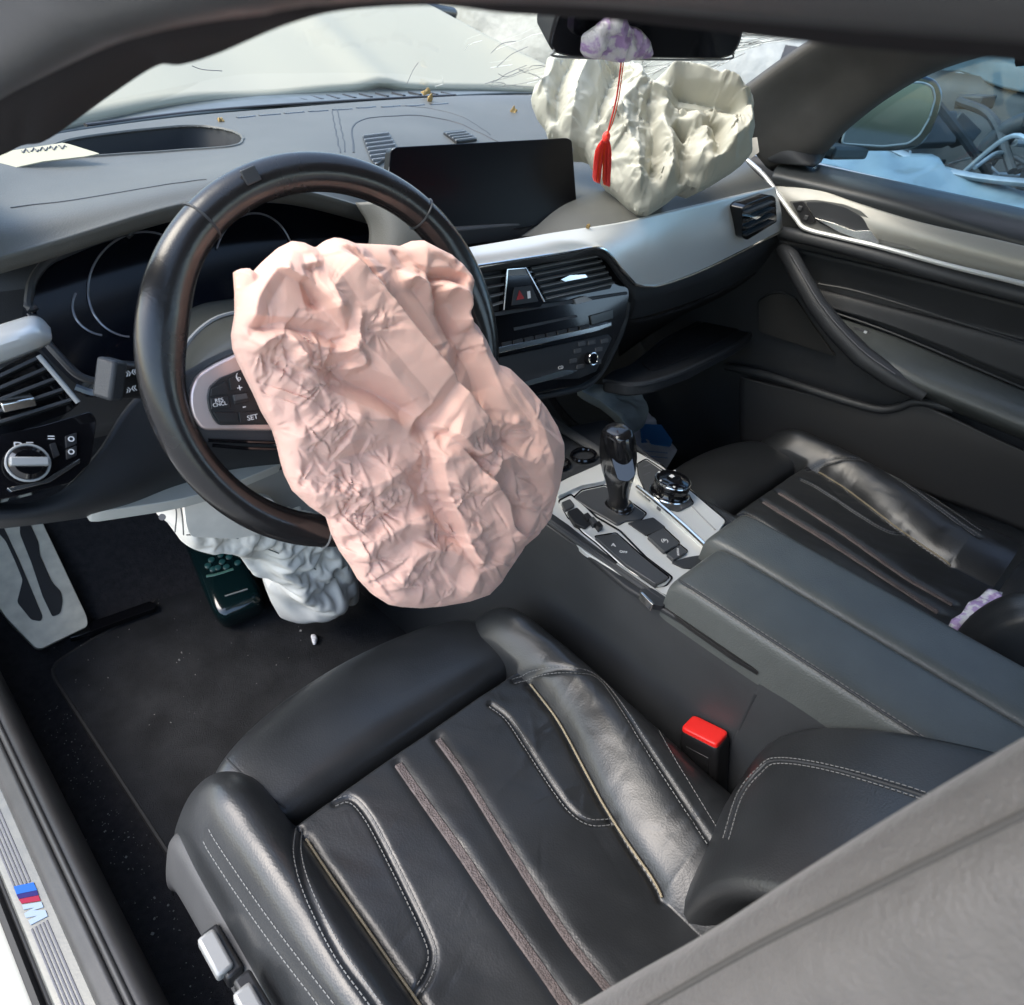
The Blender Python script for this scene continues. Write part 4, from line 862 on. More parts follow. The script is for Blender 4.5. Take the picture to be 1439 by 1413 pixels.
# spokes and hub
def wplate(name, px, h0, h1, m_, par, r=3, mirror=False, bevel=.0012):
    ab = np.array([wab(u, v, h1) for u, v in (rnd(px, r) if r else px)])
    if mirror: ab[:, 0] *= -1
    O = np.array([wp(a, b, 0) for a, b in ab]); return M().prism(O, WN, h0, h1).build(name, m_, par, bevel=bevel)
SPK = [(252, 522), (262, 528), (280, 520), (300, 508), (335, 492), (400, 478), (470, 480), (470, 640), (400, 632), (380, 622), (300, 618), (282, 626), (268, 596), (258, 560)]
for mir in (False, True):
    s_ = wplate('spoke', SPK, -.022, .004, PLAST2, sw, r=8, mirror=mir, bevel=.004)
    f_ = wplate('spoke_frame', [(339, 495), (301, 513), (277, 528), (268, 549), (267, 567), (271, 586), (284, 605), (400, 606), (400, 482)], -.004, .010, SILVERW, sw, r=10, mirror=mir, bevel=.004)
    b_ = wplate('button_panel', [(345, 518), (308, 532), (294, 545), (291, 560), (294, 577), (301, 591), (308, 598), (400, 597), (400, 500)], .004, .0125, BTN, sw, r=4, mirror=mir)
    for px in ([(297, 547), (318, 536), (322, 553), (296, 557)], [(322, 533), (345, 522), (352, 538), (325, 550)], [(296, 560), (321, 556), (325, 574), (297, 576)], [(327, 555), (348, 551), (352, 565), (330, 569)], [(300, 580), (333, 580), (335, 594), (309, 594)], [(336, 580), (366, 578), (371, 594), (338, 594)]):
        wplate('spoke_button', px, .010, .0142, BTN, b_, r=1.5, mirror=mir, bevel=.0008)
    if not mir:
        wplate('rocker_wheel', [(328, 556), (347, 553), (349, 560), (330, 564)], .010, .0162, BTNGREY, b_, r=1, bevel=.0006)
        for s, u, v, sz in (('+', 337, 546, .009), ('-', 343, 571, .010), ('SET', 355, 587, .0062), ('RES', 308, 563, .0046), ('CNCL', 309, 568.5, .0044), ('(', 333, 530, .008), ('o', 336, 532, .006)):
            txt('button_mark', s, U(u, v, pl=shift(WPL, .0146)), WU, WV, sz, MARK, b_)
wplate('lower_spoke', [(395, 600), (480, 600), (560, 600), (556, 720), (548, 760), (470, 760), (455, 700)], -.02, .002, PLAST2, sw, r=10, bevel=.004)
M().super(wp(0, -.005, .002), (.085, .07, .028), np.array([WU, WV, WN]), e1=.5, e2=.6).build('hub_cover', PLAST2, sw)
for k in (0, 1):
    M().tube([wp(*wab(290 + k * 6, 618 + k * 7), .005), wp(*wab(340, 620 + k * 9), .006), wp(*wab(400, 622 + k * 9), .005)], .0016, seg=6).build('spoke_ridge', GLOSS, sw)

# ------------------------------------------------------------------ pink driver airbag
PO = [(331, 381), (338, 378), (348, 377), (356, 383), (372, 366), (392, 348), (410, 339), (424, 341), (438, 348), (446, 347), (458, 338), (470, 334), (484, 337), (496, 342), (515, 343), (540, 344), (562, 346), (578, 339), (592, 338), (606, 347), (628, 358), (642, 370), (655, 386), (661, 402), (660, 424), (653, 441), (668, 458), (681, 478), (690, 500), (698, 512), (712, 516), (738, 541), (764, 571), (781, 599), (789, 622), (790, 645), (783, 685), (771, 728), (753, 752), (735, 768), (714, 798), (702, 818), (684, 836), (655, 846), (620, 852), (590, 855), (562, 853), (546, 850), (527, 838), (508, 818), (496, 797), (482, 778), (470, 753), (463, 730), (440, 715), (415, 692), (404, 670), (398, 650), (393, 628), (386, 605), (371, 580), (359, 553), (348, 531), (337, 508), (330, 490), (328, 470), (333, 440), (333, 410)]
PF = [([(440, 352), (476, 372), (513, 412), (554, 462), (595, 511), (630, 552), (657, 587), (668, 612)], 70, .026, -1), ([(672, 624), (648, 634), (612, 606), (587, 592)], 46, .018, -1),
      ([(571, 583), (545, 567), (522, 554), (480, 534), (438, 505)], 24, -.020, 0), ([(575, 578), (540, 540), (505, 500), (470, 470)], 22, .012, 0), ([(587, 592), (610, 545), (640, 500), (650, 450)], 16, -.008, 0),
      ([(587, 592), (604, 669), (628, 727), (645, 772), (660, 790)], 44, .017, 1), ([(612, 612), (653, 661), (690, 698), (702, 735), (729, 757)], 42, .016, -1), ([(572, 584), (592, 596), (610, 604)], 22, -.016, 2),
      ([(580, 395), (610, 440), (636, 490), (652, 530), (664, 575)], 26, -.014, 0), ([(545, 400), (566, 394), (582, 410), (600, 440)], 16, .016, 0), ([(598, 414), (622, 410), (640, 428), (643, 470)], 18, .018, 0), ([(588, 400), (606, 440), (634, 486)], 12, -.012, 0),
      ([(592, 346), (622, 356), (646, 382), (654, 410)], 18, .018, 0), ([(586, 392), (612, 392), (640, 402)], 12, -.018, 0), ([(540, 350), (560, 378), (580, 392)], 12, -.009, 0), ([(650, 448), (668, 500), (690, 560), (720, 610)], 20, .008, 0),
      ([(372, 376), (398, 392), (422, 404), (470, 466)], 34, .018, 1), ([(420, 375), (424, 402), (434, 440)], 18, -.016, 0), ([(346, 390), (374, 378), (352, 420), (344, 462)], 18, .010, 0), ([(340, 462), (390, 464), (440, 470), (475, 498)], 16, -.012, 0),
      ([(345, 500), (360, 480), (386, 472), (402, 488), (420, 520)], 16, .014, 0), ([(426, 352), (470, 348), (500, 372), (540, 430)], 16, .010, 0), ([(425, 360), (428, 400), (462, 444)], 14, .009, 0), ([(472, 486), (492, 512), (470, 520)], 10, .010, 0), ([(482, 436), (478, 480), (464, 500)], 10, .010, 0),
      ([(390, 620), (470, 590), (550, 588)], 22, .009, 0), ([(400, 660), (480, 640), (560, 620)], 20, -.008, 0), ([(420, 700), (500, 680), (560, 650)], 20, .009, 0), ([(440, 730), (520, 722), (600, 690)], 20, -.008, 0), ([(480, 790), (540, 740), (600, 720)], 20, .008, 0),
      ([(575, 640), (596, 700), (626, 770)], 30, -.014, 0), ([(655, 690), (690, 640), (745, 652)], 22, .011, 0), ([(690, 520), (735, 590), (765, 670)], 24, .010, 0), ([(680, 590), (720, 650), (755, 700)], 20, -.010, 0), ([(545, 815), (580, 770), (645, 778)], 20, .009, 0), ([(640, 835), (655, 800), (705, 780)], 20, .009, 0)]
PS = [(14, (335, 480, 480, 680), 24, 58, .20), (16, (420, 640, 640, 845), 26, 66, .20), (64, (338, 480, 500, 720), 12, 32, .34), (74, (420, 620, 660, 845), 12, 34, .34), (22, (640, 560, 785, 800), 16, 46, .26), (26, (335, 345, 660, 500), 14, 38, .24)]
PC = [(13, 60, .006, 8, 22, (560, 560, 790, 840), 2.6), (14, 120, .0035, 5, 13, (325, 335, 790, 855), 2.8)]
PFA = [(75, .0036, 101, .6, 1.5), (40, .0026, 102, 1.2, 1.3), (21, .0012, 103, .3, 1.3), (40, .0046, 107, 1.9, 1.6, (400, 640, 120, 190)), (21, .0026, 104, 2.1, 1.6, (410, 580, 110, 150)), (40, .0046, 105, .2, 1.6, (570, 760, 150, 120))]
PPL = (WC + WN * .040, nrm(WN + A(0, .0, .05)))
ab_ = sheet('driver_airbag', PO, PPL, .022, PF, PINK, step=1.7, excess=0, iters=0, seed=5, noise=0, fs=.8, power=8, sub=0, ang=75, fac=[(80, .0022, 101, .6, 1.7), (26, .0007, 102, 1.9, 1.6)], stars=[(a, b, c, d, e * 1.05) for a, b, c, d, e in PS])
tag(ab_, 'deflated crumpled pink airbag hanging out of the steering wheel hub', 'airbag')

# ------------------------------------------------------------------ white passenger airbag on the dash
QO = [(768, 86), (782, 80), (800, 70), (830, 66), (865, 72), (890, 90), (905, 108), (914, 121), (925, 112), (940, 105), (958, 105), (976, 109), (995, 116), (1014, 120), (1034, 118), (1046, 124), (1057, 138), (1059, 150), (1056, 164), (1060, 182), (1056, 200), (1057, 214), (1046, 226), (1033, 236), (1014, 248), (996, 259), (982, 266), (966, 261), (954, 268), (940, 280), (925, 290), (912, 298), (896, 299), (884, 290), (868, 272), (850, 254), (834, 232), (822, 210), (812, 206), (798, 206), (784, 196), (770, 190), (766, 176), (754, 160), (746, 140), (750, 126), (762, 118)]
QF = [([(922, 124), (955, 116), (990, 128), (1052, 150)], 24, .034, 0), ([(940, 140), (985, 150), (1040, 168)], 12, -.020, 0), ([(1056, 156), (1046, 190), (1012, 228), (978, 258)], 26, .028, 0), ([(925, 150), (955, 158), (1000, 168)], 10, -.016, 0), ([(940, 190), (952, 196), (964, 202)], 14, -.034, 0),
      ([(780, 92), (764, 130), (772, 178)], 20, .016, 0), ([(806, 84), (786, 130), (782, 190)], 14, -.014, 0), ([(846, 80), (816, 130), (800, 198)], 22, .022, 0), ([(876, 92), (850, 140), (834, 196)], 14, -.020, 0), ([(900, 104), (892, 140), (866, 172)], 20, .022, 0), ([(862, 170), (882, 220), (898, 290)], 26, .030, 0),
      ([(906, 160), (916, 210), (908, 272)], 14, -.022, 0), ([(916, 180), (938, 226), (930, 280)], 20, .024, 0), ([(946, 215), (954, 240), (950, 270)], 12, -.018, 0), ([(964, 170), (984, 205), (970, 252)], 18, .020, 0), ([(992, 170), (1004, 200), (1002, 240)], 12, -.016, 0), ([(1020, 175), (1022, 200), (1016, 232)], 14, .012, 0), ([(832, 205), (850, 184), (874, 178)], 12, .014, 0), ([(905, 138), (932, 150), (928, 178)], 12, .016, 0), ([(970, 196), (990, 190), (1020, 186)], 10, -.012, 0)]
QS = [(16, (750, 80, 900, 210), 16, 42, .32), (26, (850, 120, 1060, 290), 14, 40, .36), (110, (750, 80, 1060, 290), 6, 18, .40)]
QC = [(31, 30, .006, 8, 20, (745, 70, 1060, 300), 3.0)]
QFA = [(60, .008, 111, .9, 1.6), (30, .0055, 112, 1.6, 1.6), (14, .0022, 113, .4, 1.5)]
QPL = (U(905, 296, y=.078), nrm(A(-.80, -.57, .62)))
wb_ = sheet('passenger_airbag', QO, QPL, .026, QF, WHITEC, step=1.5, excess=0, iters=0, seed=9, noise=0, fs=1.2, power=5, sub=0, ang=75, edge_back=.06, fac=[(60, .005, 111, .9, 1.7)], stars=[(18, (750, 80, 900, 210), 16, 42, .46), (36, (850, 110, 1060, 290), 14, 40, .54), (140, (750, 80, 1060, 290), 6, 18, .56)])
tag(wb_, 'deflated crumpled white airbag heaped on the passenger side of the dashboard', 'airbag')

TGP = (U(1056, 204, y=.045), nrm(A(-.8, -.5, .3)))
tg = plate('cloth_tag', [(1046, 196), (1064, 193), (1067, 214), (1054, 224), (1049, 216)], TGP, GREYC, None, h=.001, back=.001, r=1.5, bevel=0)
tag(tg, 'small grey fabric tag at the right edge of the white airbag', 'tag')

# ------------------------------------------------------------------ mirror with hanging charm
MP = pl3(U(775, 60, y=-.035), U(1045, 70, y=-.075), U(800, 10, y=-.055))
mr = thing('rear_view_mirror', 'dark frameless rear-view mirror under the roof edge', 'mirror', MP[0])
mo_ = [(772, 67), (776, 45), (786, 13), (800, -7), (1040, -3), (1052, 9), (1051, 25), (1040, 65), (1028, 81), (1010, 85), (800, 82), (780, 77)]
sh_ = M().prism(UP(rnd(mo_, 9), pl=MP), MP[1], -.03, 0).build('mirror_housing', PLAST2, mr, bevel=.003)
mo2 = [(775, 65), (779, 45), (789, 13), (802, -5), (1038, -1), (1048, 11), (1046, 27), (1037, 63), (1026, 78), (1008, 82), (802, 79), (783, 74)]
M().prism(UP(rnd(mo2, 8), pl=shift(MP, .002)), MP[1], -.002, 0).build('mirror_glass', MIRRORD, mr, bevel=.0006)
M().tube(UP([(778, 71), (800, 81), (1010, 84), (1032, 75)], pl=shift(MP, .0012)), .0011, seg=6, n=30).build('mirror_rim', TRIMG, mr)
M().tube([MP[0] + A(.13, .03, .02), A(0, .02, 1.315)], .009, seg=10).build('mirror_stalk', PLAST2, mr)
HP = shift(MP, .016)
hc = thing('hanging_charm', 'red tassel on a cord with a film-wrapped pouch hanging from the mirror', 'car charm', U(866, 80, pl=HP))
pouch = sheet('wrapped_pouch', [(816, 74), (818, 54), (836, 42), (850, 30), (868, 19), (880, 24), (886, 40), (902, 44), (914, 58), (918, 74), (914, 82), (890, 84), (850, 83), (822, 81)], HP, .010, [], LILAC, hc, step=2.2, excess=.2, iters=160, seed=14, noise=.004, edge_back=.006, sub=0, stars=[(10, (820, 25, 915, 80), 10, 30, .5)])
d0, d1 = U(874, 78, pl=HP), None
cp = [(874, 78), (871, 105), (866, 140), (858, 172), (853, 190)]
M().tube(UP(cp, pl=HP), .0009, seg=6, n=24).build('cord', TASSEL, hc)
M().tube(UP([(a + 3, b) for a, b in cp[:4]] + [cp[-1]], pl=shift(HP, .001)), .0006, seg=5, n=24).build('cord', ORANGE, hc)
M().super(U(852, 193, pl=HP), (.0045, .0045, .006), e1=1, e2=1, nu=14, nv=10).build('knot', TASSEL, hc)
r_ = np.random.RandomState(2); ta = M(); tb = M()
for i in range(150):
    s = r_.uniform(-1, 1); e = r_.uniform(-1, 1); top_ = (852 + s * 3, 194)
    midp = (848 + s * 11, 214 + r_.uniform(-3, 3)); bot_ = (845 + s * 10 + (-2 if s < 0 else 2), 256 + 5 * s + r_.uniform(-3, 3))
    (tb if (abs(s + .1) < .35 and i % 3 == 0) else ta).tube([U(*top_, pl=HP), U(*midp, pl=shift(HP, e * .004)), U(*bot_, pl=shift(HP, e * .006))], .0006, seg=4, n=7)
ta.build('tassel', TASSEL, hc); tb.build('tassel_fringe', ORANGE, hc)

# ------------------------------------------------------------------ under the wheel: loose trim, knee airbag, bottle
TP = pl3(U(125, 712, y=.13), U(394, 640, y=.16), U(330, 678, y=.13))
o = [(123, 711), (128, 705), (168, 702), (215, 690), (262, 675), (320, 655), (394, 637), (397, 651), (332, 678), (300, 690), (262, 700), (225, 707), (142, 719), (128, 719)]
lt = plate('loose_trim_strip', o, TP, TRIMW, None, h=.006, back=.010, r=3, bevel=.0015)
tag(lt, 'pale plastic trim strip hanging loose behind the steering wheel', 'trim strip')
gp = plate('torn_panel', [(328, 677), (397, 651), (420, 680), (440, 700), (470, 720), (462, 760), (400, 745), (376, 716)], pl3(U(328, 677, y=.15), U(397, 651, y=.15), U(390, 712, y=.19)), TRIMG, None, h=0, back=.006, r=3, bevel=.001)
tag(gp, 'torn grey plastic panel below the steering column', 'panel')
KP = pl3(U(250, 700, y=.20), U(480, 760, y=.24), U(420, 868, z=.33))
kn_ = thing('knee_airbag', 'crumpled grey white knee airbag fallen out under the dashboard', 'airbag', U(400, 868, z=.30))
KO = [(220, 723), (226, 710), (240, 702), (262, 700), (300, 684), (350, 680), (420, 700), (470, 740), (492, 776), (503, 815), (502, 840), (494, 850), (482, 846), (468, 838), (452, 852), (434, 868), (412, 870), (394, 869), (383, 850), (376, 826), (385, 812), (370, 808), (356, 806), (348, 798), (338, 784), (322, 773), (305, 768), (290, 764), (278, 771), (270, 760), (252, 757), (242, 744), (234, 733)]
KF = [([(255, 712), (252, 740), (262, 756)], 12, .012, 0), ([(262, 750), (310, 748), (370, 778), (440, 800)], 10, .016, 1), ([(345, 745), (360, 770), (350, 790)], 14, -.02, 2), ([(390, 800), (430, 812), (466, 800)], 16, .026, 0), ([(400, 850), (440, 830), (470, 800)], 16, .026, 0), ([(380, 818), (410, 836), (440, 860)], 12, -.016, 0), ([(470, 770), (484, 800), (490, 840)], 12, .022, 0), ([(455, 770), (468, 800), (464, 836)], 10, -.02, 0), ([(430, 730), (460, 760), (480, 790)], 12, .018, 0), ([(300, 770), (340, 776), (380, 800)], 9, -.012, 0)]
sheet('airbag_fabric', KO, KP, .042, KF, GREYC, kn_, step=2.6, excess=.16, iters=120, seed=12, noise=.006, grav=.00005, edge_back=.03, fs=1.3, stars=[(24, (240, 720, 500, 865), 12, 34, .3)])
fp = plate('flat_flap', [(258, 706), (300, 690), (380, 700), (420, 740), (330, 758), (268, 755), (262, 740)], shift(KP, .048), GREYC, kn_, h=.003, back=.004, r=8)
M().tube([U(228, 727, pl=shift(KP, .020)), U(228, 727, pl=shift(KP, .022))], .004, seg=12).build('bracket_hole', INK, kn_)
for px in ([(244, 704), (248, 722), (246, 748)], [(252, 704), (256, 725), (258, 752)], [(262, 752), (300, 752), (345, 760), (420, 790), (470, 812)]):
    M().tube(UP(px, pl=shift(KP, .040)), .0009, seg=5, n=20).build('stitched_edge', THREAD, kn_)
B0, B1 = U(338, 856, z=.318), U(302, 772, z=.345)
bt = thing('bottle', 'dark green glossy bottle lying on the floor under the white cloth', 'bottle', B0)
bx = nrm(B1 - B0); bz = nrm(np.cross(np.cross(bx, CAM - B0), bx)); by = np.cross(bz, bx); L = np.linalg.norm(B1 - B0)
M().super((B0 + B1) / 2 + bx * .03, (L / 2 + .05, .046, .034), np.array([bx, by, bz]), e1=.5, e2=.35).build('bottle_body', BOTTLE, bt)
for (u, v) in ((297, 787), (310, 780), (299, 800), (312, 790), (306, 798), (318, 797), (334, 791), (292, 795), (322, 783)):
    c = U(u, v, pl=((B0 + B1) / 2 + bz * .0345, bz))
    M().loft(np.array([[c + bz * h + r * (bx * math.cos(a) + by * math.sin(a)) for a in np.linspace(0, 2 * np.pi, 14, endpoint=False)] for h, r in ((-.003, .0062), (.001, .0058), (.002, .0035))])).build('bottle_stud', BOTTLEL, bt)
M().tube(UP([(290, 810), (306, 807), (328, 800)], pl=((B0 + B1) / 2 + bz * .033, bz)), .0035, seg=8, n=12, flat=.5).build('bottle_band', mat('pale_green_band', (.06, .14, .11), .3), bt)
M().tube(UP([(316, 838), (348, 828)], pl=((B0 + B1) / 2 + bz * .033, bz)), .0014, seg=6).build('bottle_label_edge', CRUMB, bt)

# ------------------------------------------------------------------ centre console
CZ = .700; CP = (A(0, -.2, CZ), A(0, 0, 1))
cc = thing('centre_console', 'centre console with gear lever, rotary controller and split leather armrest lid', 'console', (0, -.25, .3))
ed = np.array([(-.118, .32, .735), (-.114, .10, .712), (-.111, -.08, .705), (-.110, -.2, .702), (-.110, -.405, .700), (-.110, -.425, .704), (-.110, -.53, .706), (-.108, -.9, .70)])
e_ = cr(ed, 80)
G = np.array([e_ + (.02, 0, -.003), e_ + (.004, 0, .001), e_ + (-.003, 0, -.004), e_ + (-.006, 0, -.03), e_ * (1, 1, 0) + A(.003, 0, .60), e_ * (1, 1, 0) + A(.008, 0, .47), e_ * (1, 1, 0) + A(-.004, 0, .28)])
M().grid(G).build('driver_side_wall', PLAST, cc, solid=.004)
G2 = G.copy(); G2[..., 0] = -G2[..., 0]; M().grid(G2).build('passenger_side_wall', PLAST, cc, solid=.004)
M().box((0, -.30, .55), (.095, .62, .12)).build('console_core', PLAST2, cc)
M().tube(e_[20:] + (-.001, 0, .001), .0032, seg=8).build('side_edge', PLAST, cc)
M().tube(e_[34:62] + (.007, 0, .003), .0016, seg=6).build('side_glint', TRIMG, cc)
deck = M().prism(UP(rnd([(700, 640), (800, 600), (850, 590), (900, 630), (1030, 735), (1060, 800), (1110, 945), (1070, 945), (970, 880), (880, 826), (800, 760), (775, 725), (700, 680)], 6), pl=CP), CP[1], -.006, .001).build('deck', PLAST2, cc, bevel=.002)
gp_ = plate('inlay_deck', [(770, 692), (786, 686), (848, 668), (905, 655), (992, 760), (1020, 800), (1006, 846), (984, 862), (950, 856), (925, 842), (880, 812), (820, 775), (775, 728)], CP, SILVER, cc, h=.003, r=6)
# front pocket with its ring and slip of paper
plate('storage_recess', [(770, 650), (800, 630), (838, 625), (850, 650), (786, 676)], CP, PLAST2, cc, h=.002, r=6)
for c0, rx in (((820, 640), 17), ((785, 652), 15)):
    M().tube([U(c0[0] + rx * math.cos(a), c0[1] + rx * .5 * math.sin(a), z=CZ + .006) for a in np.linspace(0, 2 * np.pi, 30, endpoint=False)], .003, seg=6, closed=True).build('cup_ring', GLOSS, cc)
plate('silver_front', [(779, 682), (800, 671), (846, 651), (851, 662), (850, 676), (818, 682), (784, 697)], CP, SILVER, cc, h=.009, r=3, bevel=.002)
plate('silver_side', [(872, 628), (893, 634), (930, 655), (975, 694), (1020, 732), (1008, 750), (994, 770), (960, 740), (918, 704), (897, 676), (884, 652)], CP, SILVER, cc, h=.010, r=4, bevel=.002)
M().tube(UP([(895, 684), (925, 708), (960, 738), (990, 766)], pl=shift(CP, .011)), .0035, seg=8, n=24).build('bright_edge', CHROME, cc)
M().tube(UP([(1005, 745), (985, 725), (950, 690), (905, 655)], pl=shift(CP, .0105)), .0012, seg=6, n=24).build('side_seam', TRIMG, cc)
plate('shift_plate', [(806, 700), (818, 690), (850, 683), (884, 706), (908, 722), (900, 730), (878, 732), (868, 738), (852, 728), (830, 716)], CP, BTNGREY, cc, h=.006, r=4, bevel=.0012)
sb_ = plate('switch_strip', [(785, 705), (802, 696), (822, 712), (838, 728), (872, 748), (908, 785), (944, 812), (936, 822), (922, 824), (880, 800), (838, 762), (820, 748), (806, 732), (800, 728)], CP, SILVER, cc, h=.006, r=4, bevel=.0012)
plate('strip_button', [(789, 706), (801, 701), (808, 710), (795, 717)], CP, BTNGREY, sb_, h=.010, r=2)
plate('strip_button', [(797, 719), (811, 713), (832, 734), (822, 742), (808, 736)], CP, BTN, sb_, h=.0095, r=2)
for k in range(3): plate('mode_toggle', [(820 + k * 8, 723 + k * 6), (826 + k * 8, 720 + k * 6), (832 + k * 8, 727 + k * 6), (826 + k * 8, 731 + k * 6)], CP, [BTN, BTNGREY, BTN][k], sb_, h=.013, r=1)
plate('long_flap', [(836, 754), (866, 750), (904, 784), (940, 812), (922, 821), (880, 794)], CP, BTNGREY, sb_, h=.0105, r=2.5)
txt('button_mark', 'A', U(862, 766, pl=shift(CP, .0108)), (.5, -.6, 0), (.6, .5, 0), .009, MARK, sb_); txt('button_mark', 'OFF', U(876, 776, pl=shift(CP, .0108)), (.5, -.6, 0), (.6, .5, 0), .006, MARK, sb_)
plate('key_recess', [(882, 735), (918, 727), (936, 741), (908, 753)], CP, PLAST2, cc, h=.0045, r=2)
b1 = plate('parking_button', [(910, 753), (932, 742), (955, 763), (934, 776)], CP, BTNGREY, cc, h=.008, r=2.5)
b2 = plate('hold_button', [(937, 778), (955, 766), (966, 775), (947, 787)], CP, BTNGREY, cc, h=.008, r=2)
txt('button_mark', '(P)', U(934, 760, pl=shift(CP, .0082)), (.7, -.7, 0), (.7, .7, 0), .009, MARK, b1); txt('button_mark', 'AUTO H', U(953, 776, pl=shift(CP, .0082)), (.7, .5, 0), (-.5, .7, 0), .0042, MARK, b2)
plate('tray_mouth', [(943, 790), (966, 783), (985, 780), (985, 800), (960, 798)], CP, PLAST2, cc, h=.005, r=3)
plate('tray_mouth', [(898, 828), (915, 826), (940, 838), (934, 852), (918, 850)], CP, PLAST2, cc, h=.005, r=3)
plate('tray_catch', [(900, 833), (903, 832), (920, 848), (917, 850)], CP, CHROME, cc, h=.008, r=.6)
def groove(px, h, par, r=.0011, rr=3, m_=None):
    O = UP(rnd(px, rr), pl=shift(CP, h)); M().tube(O, r, seg=6, closed=True).build('panel_gap', m_ or GLOSS, par)
groove([(785, 704), (802, 695), (822, 711), (838, 727), (872, 747), (908, 784), (945, 812), (936, 823), (921, 825), (879, 801), (837, 763), (819, 749), (805, 733), (799, 729)], .0035, sb_, .0016)
groove([(835, 754), (866, 749), (904, 783), (941, 812), (922, 822), (879, 795)], .0065, sb_)
groove([(805, 700), (817, 689), (850, 682), (885, 705), (909, 722), (901, 731), (879, 733), (868, 739), (851, 729), (829, 717)], .0032, cc, .0013)
groove([(872, 627), (893, 633), (930, 654), (975, 693), (1021, 732), (1008, 751), (994, 771), (960, 741), (917, 705), (896, 677), (883, 652)], .0032, cc, .0016)
groove([(895, 652), (908, 645), (923, 655), (941, 667), (967, 694), (975, 708), (954, 719), (929, 713), (907, 691), (897, 668)], .0105, cc, .0011)
groove([(909, 753), (932, 741), (956, 763), (934, 777)], .0035, b1); groove([(936, 778), (955, 765), (967, 775), (947, 788)], .0035, b2)
plate('bin_gap', [(930, 850), (960, 842), (985, 873), (1030, 911), (1066, 945), (1028, 922), (968, 880)], CP, BTN, cc, h=.002, r=1)
# gear lever: oval lofted grip leaning forward
g0, g1 = A(.004, -.125, CZ), U(868, 604, y=-.12); gx = nrm(g1 - g0)
side_ = nrm(np.cross(gx, (0, 1, 0))); side_ = side_ if side_[0] > 0 else -side_; fr_ = np.cross(side_, gx); L = np.linalg.norm(g1 - g0)
lev = [(0, .017, .020), (.06, .018, .021), (.10, .012, .015), (.18, .0105, .015), (.34, .0130, .018), (.52, .0170, .024), (.70, .0185, .026), (.88, .0175, .024), (.97, .0155, .020), (1.0, .012, .014)]
G = np.array([[g0 + gx * L * t + side_ * a * np.sign(math.cos(q)) * abs(math.cos(q)) ** .8 + fr_ * b * np.sign(math.sin(q)) * abs(math.sin(q)) ** .8 for q in np.linspace(0, 2 * np.pi, 36, endpoint=False)] for t, a, b in cr(np.array(lev), 40)])
gl_ = M().loft(G * 1.0).build('gear_lever', mat('lever_gloss', (.008, .008, .009), .16, coat=.3), cc)
back_d = nrm(CAM * (1, 1, 0) + A(.25, -.1, 0) - (g0 + g1) * (.5, .5, 0))
face = nrm(A(.25, -1, .35)); fp0 = g0 + gx * L * .74 - fr_ * 0; fx = nrm(np.cross((0, 0, 1), face)); 
cz_ = nrm(CAM - fp0)
GPl = (g0 + gx * L * .72 + cz_ * .0172, cz_)
plate('lever_face', [(856, 612), (866, 605), (880, 606), (889, 640), (894, 668), (884, 678), (868, 676), (860, 650)], GPl, GLOSS, gl_, h=.0015, back=.010, r=5, bevel=.001)
for s, u, v, z in (('P', 871, 614, .005), ('R', 876, 627, .005), ('N', 879, 634, .005), ('D', 881, 641, .005)): txt('lever_mark', s, U(u, v, pl=shift(GPl, .0018)), _r, _u, z, MARK, gl_)
M().tube(UP([(853, 625), (857, 608), (866, 602), (880, 604), (889, 622)], pl=shift(GPl, .0006)), .0016, seg=6, n=20).build('lever_edge', CHROME, gl_)
# rotary controller
kc = U(940, 694, z=CZ + .012); z_ = A(0, 0, 1); x_ = A(1, 0, 0); y_ = A(0, 1, 0)
plate('controller_buttons', [(896, 652), (908, 646), (922, 656), (940, 668), (966, 694), (974, 708), (954, 718), (930, 712), (908, 690), (898, 668)], CP, BTNGREY, cc, h=.013, r=4)
for a, b in (((904, 656), (916, 652)), ((905, 668), (914, 664)), ((934, 714), (952, 706)), ((958, 716), (956, 706))): M().tube(UP([a, b], pl=shift(CP, .0132)), .0007, seg=5).build('button_gap', INK, cc)
kn = M().loft(np.array([[kc + z_ * h + r * (x_ * math.cos(a) + y_ * math.sin(a)) for a in np.linspace(0, 2 * np.pi, 40, endpoint=False)] for h, r in ((-.004, .0285), (.004, .0285), (.006, .0265), (.013, .0255), (.0145, .0268), (.022, .0262), (.0265, .0242), (.028, .021), (.0285, .010))])).build('rotary_controller', GLOSS, cc)
for h, r, w in ((.0015, .0288, .0016), (.0235, .0258, .0014)): M().tube([kc + z_ * h + r * (x_ * math.cos(a) + y_ * math.sin(a)) for a in np.linspace(0, 2 * np.pi, 40, endpoint=False)], w, seg=6, closed=True).build('controller_ring', CHROME, kn)
M().box(kc + z_ * .0288 + y_ * .004, (.0035, .003, .0004)).build('controller_mark', MARK, kn)
for a in (30, 100, 160, 215): M().box(kc + z_ * .0268 + .0235 * (x_ * math.cos(math.radians(a)) + y_ * math.sin(math.radians(a))), (.0014, .0014, .0006)).build('controller_mark', MARK, kn)
